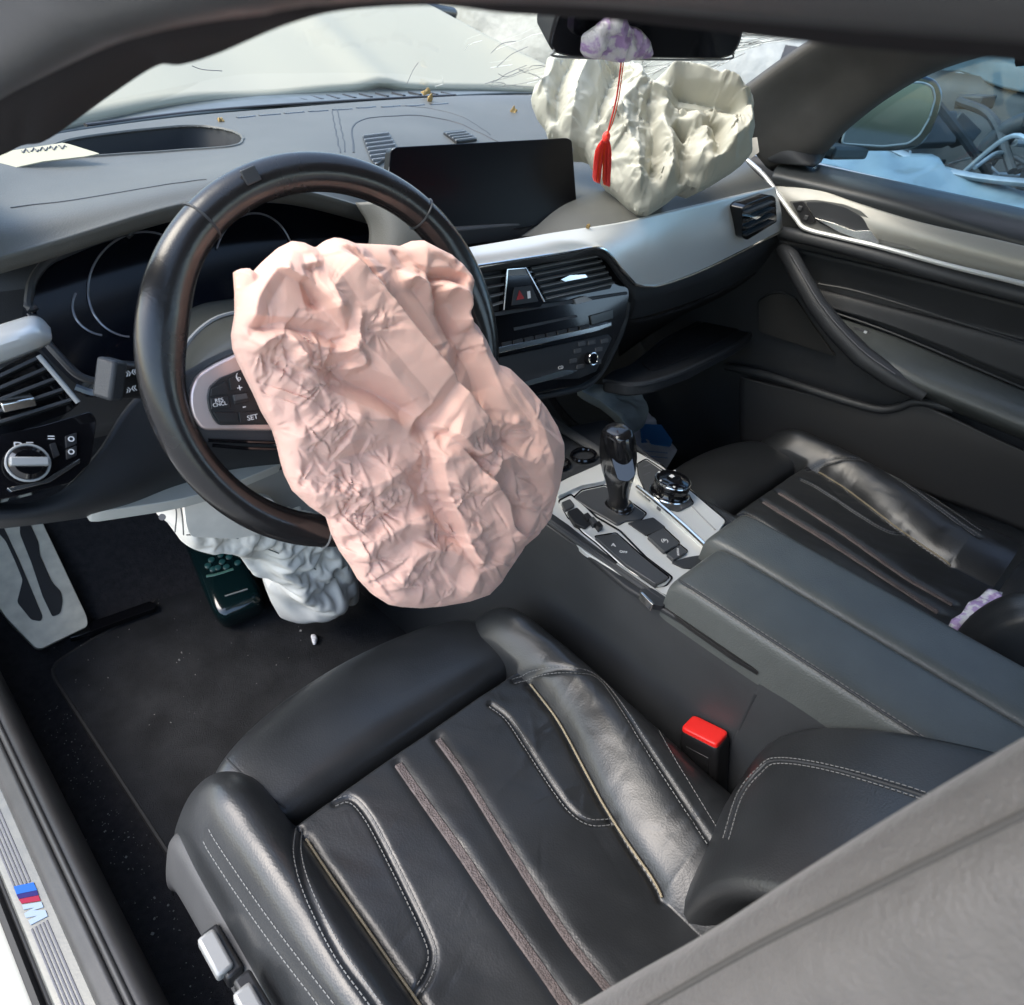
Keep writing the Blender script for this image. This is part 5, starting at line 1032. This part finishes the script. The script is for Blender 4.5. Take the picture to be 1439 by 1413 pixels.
# armrest: two leather lids
def lid(name, x0, x1, y0s, sgn):
    yy = np.concatenate([y0s - np.array([0, .004, .012, .03]), np.linspace(y0s - .06, -.95, 24)]); xc_, hw = (x0 + x1) / 2, (x1 - x0) / 2; rows = []
    for y in yy:
        d = y0s - y; s = min(1., (1 - max(0, 1 - d / .03) ** 2)) ** .5 if d < .03 else 1.; s = max(s, .02)
        q = np.linspace(0, 2 * np.pi, 44, endpoint=False); e = .28
        zz = .706 + .041 * np.sign(np.sin(q)) * np.abs(np.sin(q)) ** e * (.72 + .28 * s)
        xx = xc_ + hw * np.sign(np.cos(q)) * np.abs(np.cos(q)) ** e
        yo = y - .022 * ((xx - x0) / (x1 - x0) if sgn < 0 else 0) * 0
        rows.append(np.stack([xx, np.full_like(xx, y), zz], -1))
    return M().loft(np.array(rows)).build(name, LEATHER_SOFT, cc, ang=60)
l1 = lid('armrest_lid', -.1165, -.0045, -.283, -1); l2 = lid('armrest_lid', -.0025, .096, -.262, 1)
M().box((0, -.62, .685), (.100, .34, .025)).build('armrest_tray', PLAST2, cc, bevel=.006)
def dashes(path, r, ln=.0035, gap=.0018, up=None):
    P = np.array(path, float); s = np.concatenate([[0], np.cumsum(np.linalg.norm(np.diff(P, axis=0), axis=1))]); m = M(); t = 0
    while t + ln < s[-1]:
        a = [np.interp(t, s, P[:, k]) for k in range(3)]; b = [np.interp(t + ln, s, P[:, k]) for k in range(3)]; m.tube([a, b], r, seg=4); t += ln + gap
    return m
for xs in (-.1145, -.1105): dashes([(xs, y, .7465 - (.0035 if xs < -.112 else .0005)) for y in np.linspace(-.30, -.93, 60)], .0006).build('armrest_stitching', THREAD, l1, kind='stuff')
M().tube([(-.1125, y, .7452) for y in np.linspace(-.29, -.94, 30)], .0012, seg=6).build('armrest_seam', PLAST2, l1)
# ------------------------------------------------------------------ driver seat
XC = -.368
def sstep(a, b, x): t = np.clip((x - a) / (b - a), 0, 1); return t * t * (3 - 2 * t)
_pl = UP(cr([(430, 1180), (470, 1240), (520, 1312), (560, 1370), (590, 1413), (620, 1458)], 40), z=.548)
_pr = UP(cr([(745, 962), (785, 1015), (820, 1080), (850, 1135), (885, 1190), (910, 1225), (924, 1248), (930, 1262)], 40), z=.548)
def seam_a(x, y):
    return np.where(x > XC, np.interp(-y, -_pr[:, 1], _pr[:, 0] - XC), np.interp(-y, -_pl[:, 1], XC - _pl[:, 0]))
def seatZ(x, y):
    a = np.abs(x - XC); a0 = seam_a(x, y)
    zc = .548 - .006 * sstep(-.30, -.47, y) + .004 * np.cos((x - XC) / .16 * 1.4)
    zc = zc - .11 * sstep(-.166, -.146, y) * sstep(.005, -.005, a - a0)
    R = x > XC; a1 = np.where(R, .230, .256)
    t = (a - a0) / (a1 - a0)
    z = zc + .046 * np.sin(np.pi * np.clip(t, 0, 1)) ** .85 - .05 * np.clip(t - .72, 0, 1) ** 1.5 - .35 * np.clip(t - 1, 0, 1)
    t = np.clip((y + .128) / .092, 0, 1); z = z - .13 * (1 - np.sqrt(np.clip(1 - t ** 2, 0, 1)))
    w = .0024 * vnoise(x * 24, y * 14, 77) + .0010 * vnoise(x * 60 + y * 30, y * 28, 78)
    return z + w
def US(u, v):
    z = .55
    for _ in range(8):
        p = U(u, v, z=z); z = .5 * z + .5 * float(seatZ(p[0], p[1]))
    p[2] = float(seatZ(p[0], p[1])); return p
def spath(px, n=60, lift=0.):
    q = cr(px, n); P = np.array([US(a, b) for a, b in q])
    for _ in range(3): P[1:-1] = (P[:-2] + 2 * P[1:-1] + P[2:]) / 4
    return P + (0, 0, lift)
ds = thing('seat', 'near black leather sports seat with extended thigh pad beside the open door', 'car seat', (XC, -.3, .28))
SE = {
 'pipL': [(430, 1180), (470, 1240), (520, 1312), (560, 1370), (590, 1413), (620, 1458)],
 'pipR': [(745, 962), (785, 1015), (820, 1080), (850, 1135), (885, 1190), (910, 1225), (924, 1248), (930, 1262)],
 'uL': [(470, 1128), (492, 1122), (515, 1145), (540, 1190), (575, 1260), (602, 1318), (608, 1345), (600, 1372), (586, 1394)],
 'uR': [(690, 990), (715, 1010), (745, 1055), (780, 1108), (805, 1140), (830, 1155), (862, 1154)],
 's1': [(560, 1073), (600, 1130), (650, 1200), (700, 1275), (750, 1345), (795, 1410), (830, 1458)],
 's2': [(616, 1038), (650, 1085), (700, 1165), (750, 1245), (800, 1320), (838, 1368), (880, 1420)],
 'bL': [(420, 1166), (418, 1198), (428, 1240), (450, 1290), (480, 1345), (520, 1400), (560, 1455)],
 'bR': [(722, 957), (760, 944), (800, 941), (832, 952), (870, 990), (920, 1065), (970, 1140), (1002, 1188)],
 'oL': [(290, 1172), (300, 1190), (340, 1250), (390, 1320), (440, 1385), (490, 1450)],
 'oR': [(840, 905), (880, 960), (930, 1040), (980, 1120), (1012, 1172)],
}
SP3 = {k: spath(v) for k, v in SE.items()}
xs = np.linspace(XC - .272, XC + .256, 320); ys = np.linspace(-.53, -.034, 290)
X, Y = np.meshgrid(xs, ys); Z = seatZ(X, Y)
for k, dep, w in (('pipL', .004, .006), ('pipR', .004, .006), ('uL', .004, .004), ('uR', .004, .004), ('s1', .0035, .008), ('s2', .0035, .008), ('bL', .0035, .004), ('bR', .0035, .004), ('oL', .003, .004)):
    d, par, side = segd(X, Y, SP3[k][:, :2]); Z = Z - dep * np.exp(-(d / w) ** 2)
# creases of worn leather
r_ = np.random.RandomState(31)
Z = Z + crumple(X * 1000, Y * 1000, 33, 90, .0003, 2, 7, (-560, -500, -180, -160), 5.) + crumple(X * 1000, Y * 1000, 34, 22, .0009, 6, 16, (-300, -470, -190, -200), 4.)
SG = np.stack([X, Y, Z], -1)
# the cushion in its sewn panels: outer bolsters and the centre
pu_, pv_2 = project(SG)
cxm, cym = (pu_[:-1, :-1] + pu_[1:, 1:]) / 2, (pv_2[:-1, :-1] + pv_2[1:, 1:]) / 2
leftb = X[:-1, :-1] < np.interp(Y[:-1, :-1], SP3['pipL'][::-1, 1], SP3['pipL'][::-1, 0])
inside = X[:-1, :-1] < XC + .234
rightb = X[:-1, :-1] > np.interp(Y[:-1, :-1], SP3['pipR'][::-1, 1], SP3['pipR'][::-1, 0])

def part(name, mask):
    o = M().grid(SG, keep=mask).build(name, LEATHER, ds, recalc=False, ang=70); return o
cen_o = part('seat_cushion', ~leftb & ~rightb); lb_o = part('side_bolster', leftb); rb_o = part('side_bolster', rightb & inside)
def band(path, w, lift=.0012):
    P = np.array(path); T = np.gradient(P, axis=0); T /= np.linalg.norm(T, axis=1)[:, None]; S = np.cross(T, (0, 0, 1)); rows = []
    for k in (-1, -.6, .6, 1):
        Q = P + S * w * k; Q[:, 2] = [seatZ(a, b) for a, b in Q[:, :2]]; Q[:, 2] += lift * (1 if abs(k) < .9 else -2) - .0018; rows.append(Q)
    return M().grid(np.array(rows))
band(SP3['s1'], .0062).build('stripe_band', STRIPE, cen_o); band(SP3['s2'], .0048).build('stripe_band', STRIPE, cen_o)
def onseat(P, off, lift): 
    P = np.array(P); T = np.gradient(P, axis=0); T /= np.linalg.norm(T, axis=1)[:, None]; S = np.cross(T, (0, 0, 1)); Q = P + S * off
    Q[:, 2] = np.array([float(seatZ(a, b)) for a, b in Q[:, :2]]) + lift; return Q
M().tube(onseat(SP3['pipL'], 0, .0006), .0013, seg=8).build('tan_piping', PIPING, cen_o); M().tube(onseat(SP3['pipR'], 0, .0004), .0013, seg=8).build('tan_piping', PIPING, cen_o)
for k, off, par in (('uL', .0035, cen_o), ('uL', -.0035, cen_o), ('uR', .0035, cen_o), ('uR', -.0035, cen_o), ('bL', .0038, lb_o), ('bL', -.0038, lb_o), ('bR', .0038, rb_o), ('bR', -.0038, rb_o), ('oL', .004, lb_o), ('oL', -.003, lb_o)):
    dashes(onseat(SP3[k], off, -.0012), .00062, .0036, .0016).build('stitching', THREAD, par, kind='stuff')
dashes(onseat(SP3['oR'], 0, .0006), .0005, .0036, .0016).build('stitching', THREAD, rb_o, kind='stuff')
# extended thigh pad
tx = np.sin(np.linspace(-np.pi / 2 + .02, np.pi / 2 - .02, 46)); rows = []
for t in tx:
    s = (1 - abs(t) ** 6) ** (1 / 6); x = -.381 + .200 * t
    yf = -.038 + .048 * (1 - t * t); yb = -.152; yc, hy = (yf + yb) / 2, (yf - yb) / 2
    q = np.linspace(0, 2 * np.pi, 48, endpoint=False); e = .52
    z0 = .492 + .002 * t; hz = .060
    yy = yc + hy * s ** .5 * np.sign(np.cos(q)) * np.abs(np.cos(q)) ** e; zz = z0 + hz * s * np.sign(np.sin(q)) * np.abs(np.sin(q)) ** e
    zz = zz - .016 * np.clip((yy + .06) / .08, 0, 1) ** 2
    rows.append(np.stack([np.full_like(yy, x), yy, zz], -1))
G = np.array(rows); G[..., 2] += crumple(G[..., 0] * 1000, G[..., 1] * 1000, 35, 50, .0006, 2, 6, (-560, -160, -180, -100), 3.5)
tp_o = M().loft(G).build('thigh_pad', LEATHER, ds, ang=60)
M().tube(cast(tp_o, [(306, 1050), (316, 1064), (340, 1088), (368, 1112), (402, 1136)], 40, 0), .0013, seg=6).build('pad_seam', PLAST2, tp_o)
M().box((-.368, -.085, .42), (.185, .07, .03)).build('pad_carrier', PLAST2, ds, bevel=.01)
M().box((-.368, -.30, .38), (.21, .24, .09)).build('seat_base', PLAST2, ds, bevel=.02)
for x in (-.52, -.22): M().box((x, -.25, .275), (.018, .30, .014)).build('seat_rail', BTNGREY, ds, bevel=.003)
# plastic side shield with the adjusting switches
TPp = np.array([(XC - .262, y, z) for y, z in ((-.05, .455), (-.068, .492), (-.10, .505), (-.16, .503), (-.25, .498), (-.36, .493), (-.53, .49))])
G = patch([TPp + (.012, 0, .004), TPp + (.002, 0, .003), TPp + (-.006, -.002, -.010), TPp + (-.014, -.006, -.06), TPp * (1, 1, 0) + A(.0, -.01, .37)], 60, 26)
M().grid(G).build('side_shield', SIDEPL, ds, solid=.004)
for (u, v, hu, hv) in ((303, 1342, .011, .020), (350, 1412, .010, .014)):
    p = U(u, v, x=XC - .282); M().box(p, (.008, hv, hu * .8), Matrix.Rotation(-.15, 3, 'X')).build('seat_switch', mat('switch_grey', (.30, .30, .29), .4, metal=.3), ds, bevel=.003)
    M().box(p + A(.006, 0, -.012), (.008, .026, .012)).build('switch_base', BTN, ds, bevel=.003)
# belt buckle
bk0, bk1 = U(990, 1034, x=-.126), U(988, 1128, x=-.122); bz_ = nrm(bk0 - bk1); by_ = nrm(np.cross(bz_, (1, 0, 0))); bx_ = np.cross(by_, bz_)
bk = M().super(bk0 - bz_ * .042, (.016, .0265, .048), np.array([bx_, by_, bz_]), e1=.18, e2=.3, nu=48, nv=26).build('belt_buckle', BTN, ds)
M().super(bk0 + bz_ * .004, (.0145, .0240, .0065), np.array([bx_, by_, bz_]), e1=.25, e2=.25, nu=40, nv=14).build('release_button', RED, bk)
M().box(bk0 - bz_ * .032 - bx_ * .0158, (.001, .015, .018), np.array([bx_, by_, bz_])).build('buckle_inset', BTN, bk, bevel=.0005)
M().box(bk0 - bz_ * .12, (.008, .02, .06), np.array([bx_, by_, bz_])).build('buckle_strap', PLAST2, bk, bevel=.003)
# backrest
def yb(z): return -.555 - (z - .62) * .30
rows = []
for z in np.linspace(.50, 1.16, 14):
    rows.append([(XC + a, yb(z) + f - .03 * max(0, (.60 - z) / .1), z) for a, f in ((-.215, -.10), (-.225, -.03), (-.15, -.005), (-.06, .004), (0, .006), (.06, .004), (.15, -.005), (.225, -.03), (.215, -.10))])
M().grid(patch(rows, 60, 50)).build('backrest', LEATHER, ds, solid=.01)
# inboard bolster of the backrest: front ridge follows the photograph's outline
def lobe(rid, outer, inner, back, mat_, name, nv=60):
    R = [cr(np.array(q), nv) for q in (rid, outer, back, inner)]
    rid_, out_, bak_, inn_ = R; rows = []
    for k in range(nv): rows.append(cr(np.array([rid_[k], (rid_[k] + out_[k]) / 2 + (out_[k] - bak_[k]) * .10, out_[k], bak_[k], inn_[k], (rid_[k] + inn_[k]) / 2 + (inn_[k] - bak_[k]) * .10]), 40, closed=True))
    return M().loft(np.array(rows)).build(name, mat_, ds, ang=70)
RIDGE = [U(978, 1310, x=-.175), U(1006, 1190, x=-.155), U(1030, 1120, x=-.150), U(1062, 1066, x=-.148), U(1110, 1040, x=-.142), U(1190, 1036, x=-.140), U(1290, 1050, x=-.142), U(1400, 1075, x=-.145)]
rd = np.array(RIDGE)
rb2 = lobe(rd, rd + A(.026, -.035, -.004), rd + A(-.16, -.045, -.045), rd + A(-.04, -.15, -.02), LEATHER, 'backrest_bolster')
for q in ([(1016, 1178), (1036, 1116), (1064, 1080), (1092, 1065), (1170, 1076), (1290, 1110), (1380, 1145)], [(1024, 1180), (1043, 1120), (1069, 1087), (1094, 1073), (1168, 1084), (1286, 1120), (1370, 1153)]):
    dashes(cast(rb2, q, 80, .0012), .0006, .0036, .0016).build('stitching', THREAD, rb2, kind='stuff')
M().tube(cast(rb2, [(1020, 1179), (1040, 1118), (1066, 1083), (1093, 1069), (1169, 1080), (1288, 1115), (1375, 1149)], 60, .0), .0018, seg=6).build('bolster_seam', PLAST2, rb2)
# near bolster of the backrest, close to the camera; its pale grey paints daylight onto the leather
e0 = [U(560, 1560, x=-.575), U(800, 1413, x=-.555), U(950, 1326, x=-.542), U(1100, 1228, x=-.528), U(1250, 1134, x=-.514), U(1425, 1030, x=-.50), U(1600, 930, x=-.49)]
e0 = np.array(e0)
nb = lobe(e0 + (0, -.004, 0), e0 + A(-.030, -.040, .012), e0 + A(.045, -.045, .0), e0 + A(-.02, -.15, .04), SEATBACK_LIT, 'backrest_bolster')
nb['label'] = 'near backrest edge with daylight from the open door painted in as pale grey'
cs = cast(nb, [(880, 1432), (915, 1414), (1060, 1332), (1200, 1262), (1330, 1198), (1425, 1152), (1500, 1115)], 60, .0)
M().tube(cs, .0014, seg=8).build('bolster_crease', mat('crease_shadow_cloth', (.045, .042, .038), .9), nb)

# ------------------------------------------------------------------ passenger seat: the same seat, copied part by part
def copy_thing(root, delta, skip=()):
    r = root.copy(); COL.objects.link(r); r.location = Vector(root.location) + Vector(delta)
    for c in list(root.children):
        if c.name.split('.')[0] in skip: continue
        d = c.copy(); COL.objects.link(d); d.parent = r
        for g in list(c.children):
            e = g.copy(); COL.objects.link(e); e.parent = d
    return r
PSD = (.775, -.03, .072)
pseat = copy_thing(ds, PSD, skip=('seat_switch', 'switch_base', 'side_shield', 'belt_buckle', 'backrest_bolster'))
pseat['label'] = 'far black leather seat with pleated cushion beyond the centre armrest'; ds['group'] = pseat['group'] = 'front seats of the car'
rd2 = np.array([U(1318, 960, x=.19), U(1332, 920, x=.19), U(1345, 888, x=.19), U(1368, 862, x=.19), U(1400, 842, x=.19), U(1440, 832, x=.19), U(1520, 830, x=.19)])
_ds = ds; ds = pseat; BASE[pseat.name] = np.array(pseat.location)
pb = lobe(rd2, rd2 + A(-.035, -.04, -.005), rd2 + A(.06, -.05, -.01), rd2 + A(.01, -.14, -.02), LEATHER, 'backrest_bolster')
dashes(cr(UP([(1336, 905), (1352, 884), (1380, 866), (1430, 856)], x=.185), 40), .0007).build('stitching', THREAD, pb, kind='stuff')
ds = _ds
bgo = [(1332, 884), (1338, 870), (1352, 862), (1362, 846), (1376, 840), (1388, 828), (1404, 832), (1420, 838), (1440, 832), (1480, 850), (1470, 890), (1430, 880), (1400, 870), (1380, 874), (1358, 886), (1344, 890)]
BPL = (U(1385, 858, z=.655), nrm(A(-.35, -.3, .9)))
bag = sheet('lilac_bag', bgo, BPL, .016, [], LILAC, None, step=2.4, excess=.22, iters=160, seed=15, noise=.008, edge_back=.008, sub=0, stars=[(8, (1340, 835, 1440, 880), 10, 24, .5)])
tag(bag, 'crumpled white and lilac plastic wrapper on the far seat beside the backrest', 'wrapper')
for px in ([(1380, 850), (1398, 842), (1404, 852), (1388, 862)], [(1362, 866), (1372, 860), (1374, 868)], [(1404, 862), (1420, 856), (1424, 866)]): plate('purple_print', px, shift(BPL, .013), PURPLE, bag, h=.001, back=.001, r=1.5, bevel=0)

# packet and papers in the passenger footwell
KPL = pl3(U(850, 550, y=.34), U(980, 580, y=.26), U(925, 655, y=.14))
pk = thing('paper_packet', 'pale paper packet with a blue label dropped in the passenger footwell', 'packet', U(930, 640, pl=KPL))
ps_ = cloth('packet_body', [(905, 560), (918, 574), (950, 576), (983, 577), (981, 592), (966, 612), (950, 636), (936, 660), (918, 670), (895, 655), (885, 625), (892, 590)], (930, 615), KPL, .012, [([(900, 600), (940, 590), (975, 584)], 8, .008, 0)], [(71, 24, .006, 6, 18, (885, 560, 983, 670))], PACKET, pk, nth=140, nr=50)
plate('blue_label', [(901, 596), (949, 598), (943, 627), (903, 621)], shift(KPL, .018), BLUE_L, ps_, h=.001, back=.004, r=1, bevel=0)
for v in (634, 641): M().tube(UP([(906, v), (938, v + 3)], pl=shift(KPL, .0165)), .0008, seg=4).build('print_line', BLUE_L, ps_)
for i, s in enumerate(('OK', 'A4')): txt('label_print', s, U(912 + i * 20, 610 + i * 2, pl=shift(KPL, .0194)), _r, _u, .02, MARK, ps_) if False else None
pp = cloth('crumpled_paper', [(808, 545), (830, 540), (870, 545), (905, 555), (912, 578), (905, 600), (890, 610), (870, 585), (845, 565)], (870, 568), shift(KPL, .02), .01, [([(830, 550), (860, 565), (895, 590)], 9, .01, 0)], [(72, 20, .006, 6, 16, (808, 540, 912, 610))], PAPERG, nth=120, nr=40)
tag(pp, 'grey green crumpled paper lying behind the pale packet', 'paper')

# ------------------------------------------------------------------ passenger door
pd = thing('passenger_door', 'far front door with silver inlay, pull handle, armrest and tinted window', 'car door', (.74, -.3, .3))
G = patch([[(.745, .36, 1.10), (.745, -.4, 1.095), (.745, -1.3, 1.10)], [(.725, .36, .95), (.725, -.4, .95), (.725, -1.3, .95)], [(.735, .36, .78), (.735, -.4, .78), (.735, -1.3, .78)], [(.73, .36, .5), (.73, -.4, .5), (.73, -1.3, .5)], [(.72, .36, .28), (.72, -.4, .28), (.72, -1.3, .28)]], 40, 40)
M().grid(G).build('door_card', PLAST2, pd, solid=.01)
G = patch([RX([(1120, 224, .745), (1142, 231, .745), (1280, 261, .745), (1425, 292, .745), (1600, 330, .745)]), RX([(1096, 232, .71), (1125, 240, .71), (1280, 274, .71), (1425, 308, .71), (1600, 350, .71)]), RX([(1086, 246, .688), (1115, 252, .688), (1280, 293, .688), (1425, 335, .688), (1600, 382, .688)]), RX([(1084, 262, .69), (1112, 264, .69), (1280, 312, .69), (1425, 350, .69), (1600, 396, .69)])], 60, 18)
M().grid(G).build('window_ledge', mat('ledge_skin', (.030, .034, .036), .42, spec=.5, bump=[('v', 700, .2, .0007)]), pd, solid=.004)
G = patch([RX([(1088, 262, .692), (1110, 263, .69), (1150, 267, .688), (1206, 286, .686), (1294, 313, .686), (1425, 343, .686), (1600, 388, .686)]), RX([(1098, 283, .684), (1122, 289, .680), (1160, 300, .678), (1225, 320, .676), (1310, 340, .676), (1425, 369, .676), (1600, 412, .676)]), RX([(1110, 302, .690), (1135, 322, .688), (1170, 331, .686), (1235, 347, .684), (1331, 372, .684), (1425, 395, .684), (1600, 438, .684)])], 80, 24)
sp_ = M().grid(G).build('silver_inlay', mat('satin_inlay', (.36, .35, .31), .42, metal=.35, rvar=.05), pd, solid=.004)
DP = (A(.679, 0, 1), A(-1, 0, 0))
plate('inlay_shoulder', [(1108, 283), (1146, 281), (1184, 287), (1210, 297), (1232, 317), (1254, 338), (1290, 352), (1235, 345), (1180, 331), (1130, 318)], (A(.680, 0, 1), A(-1, 0, 0)), mat('shoulder_grey', (.16, .16, .15), .45, metal=.4), pd, h=.003, back=.004, r=4)
hp = plate('handle_recess', [(1131, 284), (1158, 284), (1188, 292), (1212, 306), (1234, 343), (1186, 331), (1148, 312)], DP, PLAST2, pd, h=.005, back=.002, r=6)
plate('door_handle', [(1143, 306), (1172, 314), (1200, 325), (1223, 324), (1236, 343), (1214, 339), (1180, 327)], DP, CHROME, hp, h=.013, back=-.004, r=3)
plate('switch_pad', [(1113, 285), (1128, 283), (1147, 312), (1138, 316), (1126, 311)], DP, BTN, pd, h=.006, back=.002, r=2)
for u, v in ((1124, 293), (1133, 306)): M().box(U(u, v, pl=shift(DP, .0075)), (.0015, .004, .004)).build('pad_button', BTNGREY, pd, bevel=.001)
M().tube(RX([(1046, 222, .70), (1074, 247, .69), (1096, 277, .68), (1118, 307, .672), (1133, 322, .670), (1180, 334, .668), (1235, 347, .667), (1331, 373, .667), (1425, 396, .667), (1600, 440, .667)]), .0042, seg=8, n=80).build('chrome_line', SILVER, pd)
M().tube(RX([(1098, 328, .69), (1140, 336, .68), (1240, 362, .675), (1331, 388, .675), (1425, 412, .675), (1600, 458, .675)]), .013, seg=12, n=50).build('padded_roll', PLAST, pd)
G = patch([RX([(1100, 345, .71), (1240, 378, .705), (1425, 425, .70), (1600, 470, .70)]), RX([(1120, 400, .725), (1240, 425, .725), (1425, 472, .72), (1600, 520, .72)]), RX([(1140, 400 + 5, .71), (1240, 432, .705), (1425, 482, .70), (1600, 530, .70)]), RX([(1160, 432, .70), (1260, 462, .70), (1425, 530, .70), (1600, 600, .70)])], 40, 24)
M().grid(G).build('upper_insert', PLAST2, pd, solid=.004)
for pth in ([(1150, 399), (1220, 414), (1425, 478), (1600, 530)], [(1165, 437), (1258, 470), (1425, 540), (1600, 610)]):
    M().tube(RX([(a, b, .700) for a, b in pth]), .002, seg=6, n=40).build('insert_seam', PLAST, pd)
G = patch([RX([(1170, 445, .70), (1255, 474, .70), (1330, 505, .70), (1425, 545, .70), (1600, 618, .70)]), RX([(1190, 470, .67), (1262, 500, .655), (1330, 530, .65), (1425, 566, .65), (1600, 640, .65)]), RX([(1205, 486, .642), (1268, 520, .630), (1330, 548, .63), (1425, 586, .63), (1600, 655, .63)]), RX([(1215, 500, .642), (1266, 534, .632), (1330, 562, .632), (1425, 602, .632), (1600, 672, .632)]), RX([(1225, 508, .67), (1270, 540, .67), (1330, 572, .67), (1425, 612, .67), (1600, 682, .67)])], 60, 30)
M().grid(G).build('door_armrest', LEATHER_SOFT, pd, solid=.004)
ph_ = M().tube(RX([(1100, 352, .69), (1110, 362, .665), (1126, 392, .65), (1147, 428, .64), (1177, 466, .633), (1213, 502, .63), (1258, 533, .632), (1300, 556, .640)]), [.014, .017, .0175, .018, .0185, .019, .018, .013], seg=16).build('pull_handle', PLAST, pd, ang=80)
M().tube(RX([(1110, 356, .648), (1131, 392, .632), (1152, 426, .622), (1182, 463, .615), (1218, 498, .612), (1258, 526, .613)]), .0012, seg=6, n=40).build('handle_seam', INK, ph_)
plate('speaker_grille', [(1066, 424), (1080, 415), (1098, 412), (1118, 420), (1142, 458), (1174, 502), (1066, 466)], (A(.722, 0, .8), A(-1, 0, 0)), mat('grille_cloth', (.035, .033, .030), .8, bump=[('v', 900, .6, .001)]), pd, h=.004, back=.004, r=6)
M().tube(RX([(1066, 422, .716), (1080, 413, .716), (1098, 411, .716), (1118, 419, .716)]), .0018, seg=6, n=24).build('grille_edge', PLAST, pd)
M().tube(RX([(1020, 515, .70), (1074, 527, .68), (1147, 551, .668), (1210, 570, .665), (1240, 576, .665), (1262, 573, .665), (1290, 565, .665), (1340, 575, .672)]), .008, seg=10, n=60).build('pocket_rim', PLAST, pd)
G = patch([RX([(1040, 530, .685), (1147, 556, .672), (1240, 580, .668), (1290, 568, .668), (1425, 628, .668), (1600, 700, .668)]), RX([(1040, 560, .69), (1147, 585, .68), (1240, 610, .675), (1290, 610, .672), (1425, 655, .672), (1600, 730, .672)]), RX([(1040, 620, .70), (1147, 640, .70), (1240, 670, .70), (1290, 690, .70), (1425, 740, .70), (1600, 820, .70)])], 60, 24)
M().grid(G).build('map_pocket', mat('pocket_plastic', (.040, .040, .041), .6), pd, solid=.004)
plate('seat_memory_pad', [(1198, 459), (1221, 465), (1225, 475), (1206, 469)], (A(.676, 0, .8), A(-1, 0, .3)), BTN, pd, h=.010, back=.003, r=1.5)
M().box(U(1216, 467, x=.664), (.0015, .0025, .002)).build('memory_button', MARK, pd)
gw = [(.752, .42, 1.10), (.752, -1.3, 1.105), (.70, -1.3, 1.345), (.69, -.30, 1.36), (.725, .02, 1.24)]
M().prism(np.array([U(1120, 222, x=.752), U(1180, 165, x=.752), U(1250, 122, x=.752), U(1330, 78, x=.752), U(1425, 44, x=.752), U(1700, -30, x=.752), U(1700, 356, x=.752), U(1425, 293, x=.752)]), A(1, 0, 0), 0, .004).build('door_window', GLASS_S, pd)
M().tube(RX([(1150, 233, .748), (1280, 261, .748), (1425, 292, .748), (1600, 330, .748)]), .0022, seg=6, n=20).build('window_seal', mat('seal_blue_grey', (.22, .27, .28), .4), pd)
G = patch([RX([(1072, 192, .70), (1118, 170, .71), (1188, 150, .745)]), RX([(1078, 222, .69), (1110, 205, .695), (1172, 196, .745)]), RX([(1086, 228, .695), (1140, 234, .70), (1152, 228, .745)])], 24, 16)
M().grid(G).build('mirror_corner', PLAST2, pd, solid=.005)
# door mirror
mh_px = [(1168, 205), (1176, 185), (1188, 160), (1212, 132), (1236, 112), (1262, 105), (1300, 106), (1320, 114), (1327, 132), (1322, 158), (1308, 190), (1292, 208), (1262, 213), (1200, 213)]
MQ = (U(1250, 160, x=.96), nrm(A(-.55, -.83, .02)))
mh = M().prism(UP(rnd(mh_px, 8), pl=shift(MQ, -.004)), MQ[1], -.05, 0).build('mirror_shell', GLOSS, pd, bevel=.006)
mg_px = [(1182, 202), (1190, 178), (1204, 152), (1228, 126), (1250, 117), (1296, 116), (1310, 122), (1314, 138), (1306, 166), (1292, 190), (1276, 202), (1240, 206)]
M().prism(UP(rnd(mg_px, 6), pl=MQ), MQ[1], -.002, .001).build('mirror_glass', MIRRORG, mh)
M().tube(UP(rnd(mg_px, 6), pl=shift(MQ, .001)), .0022, seg=6, closed=True).build('mirror_bezel', TRIMG, mh)
M().box(U(1178, 212, x=.87), (.09, .03, .012)).build('mirror_foot', PLAST2, pd, bevel=.006)
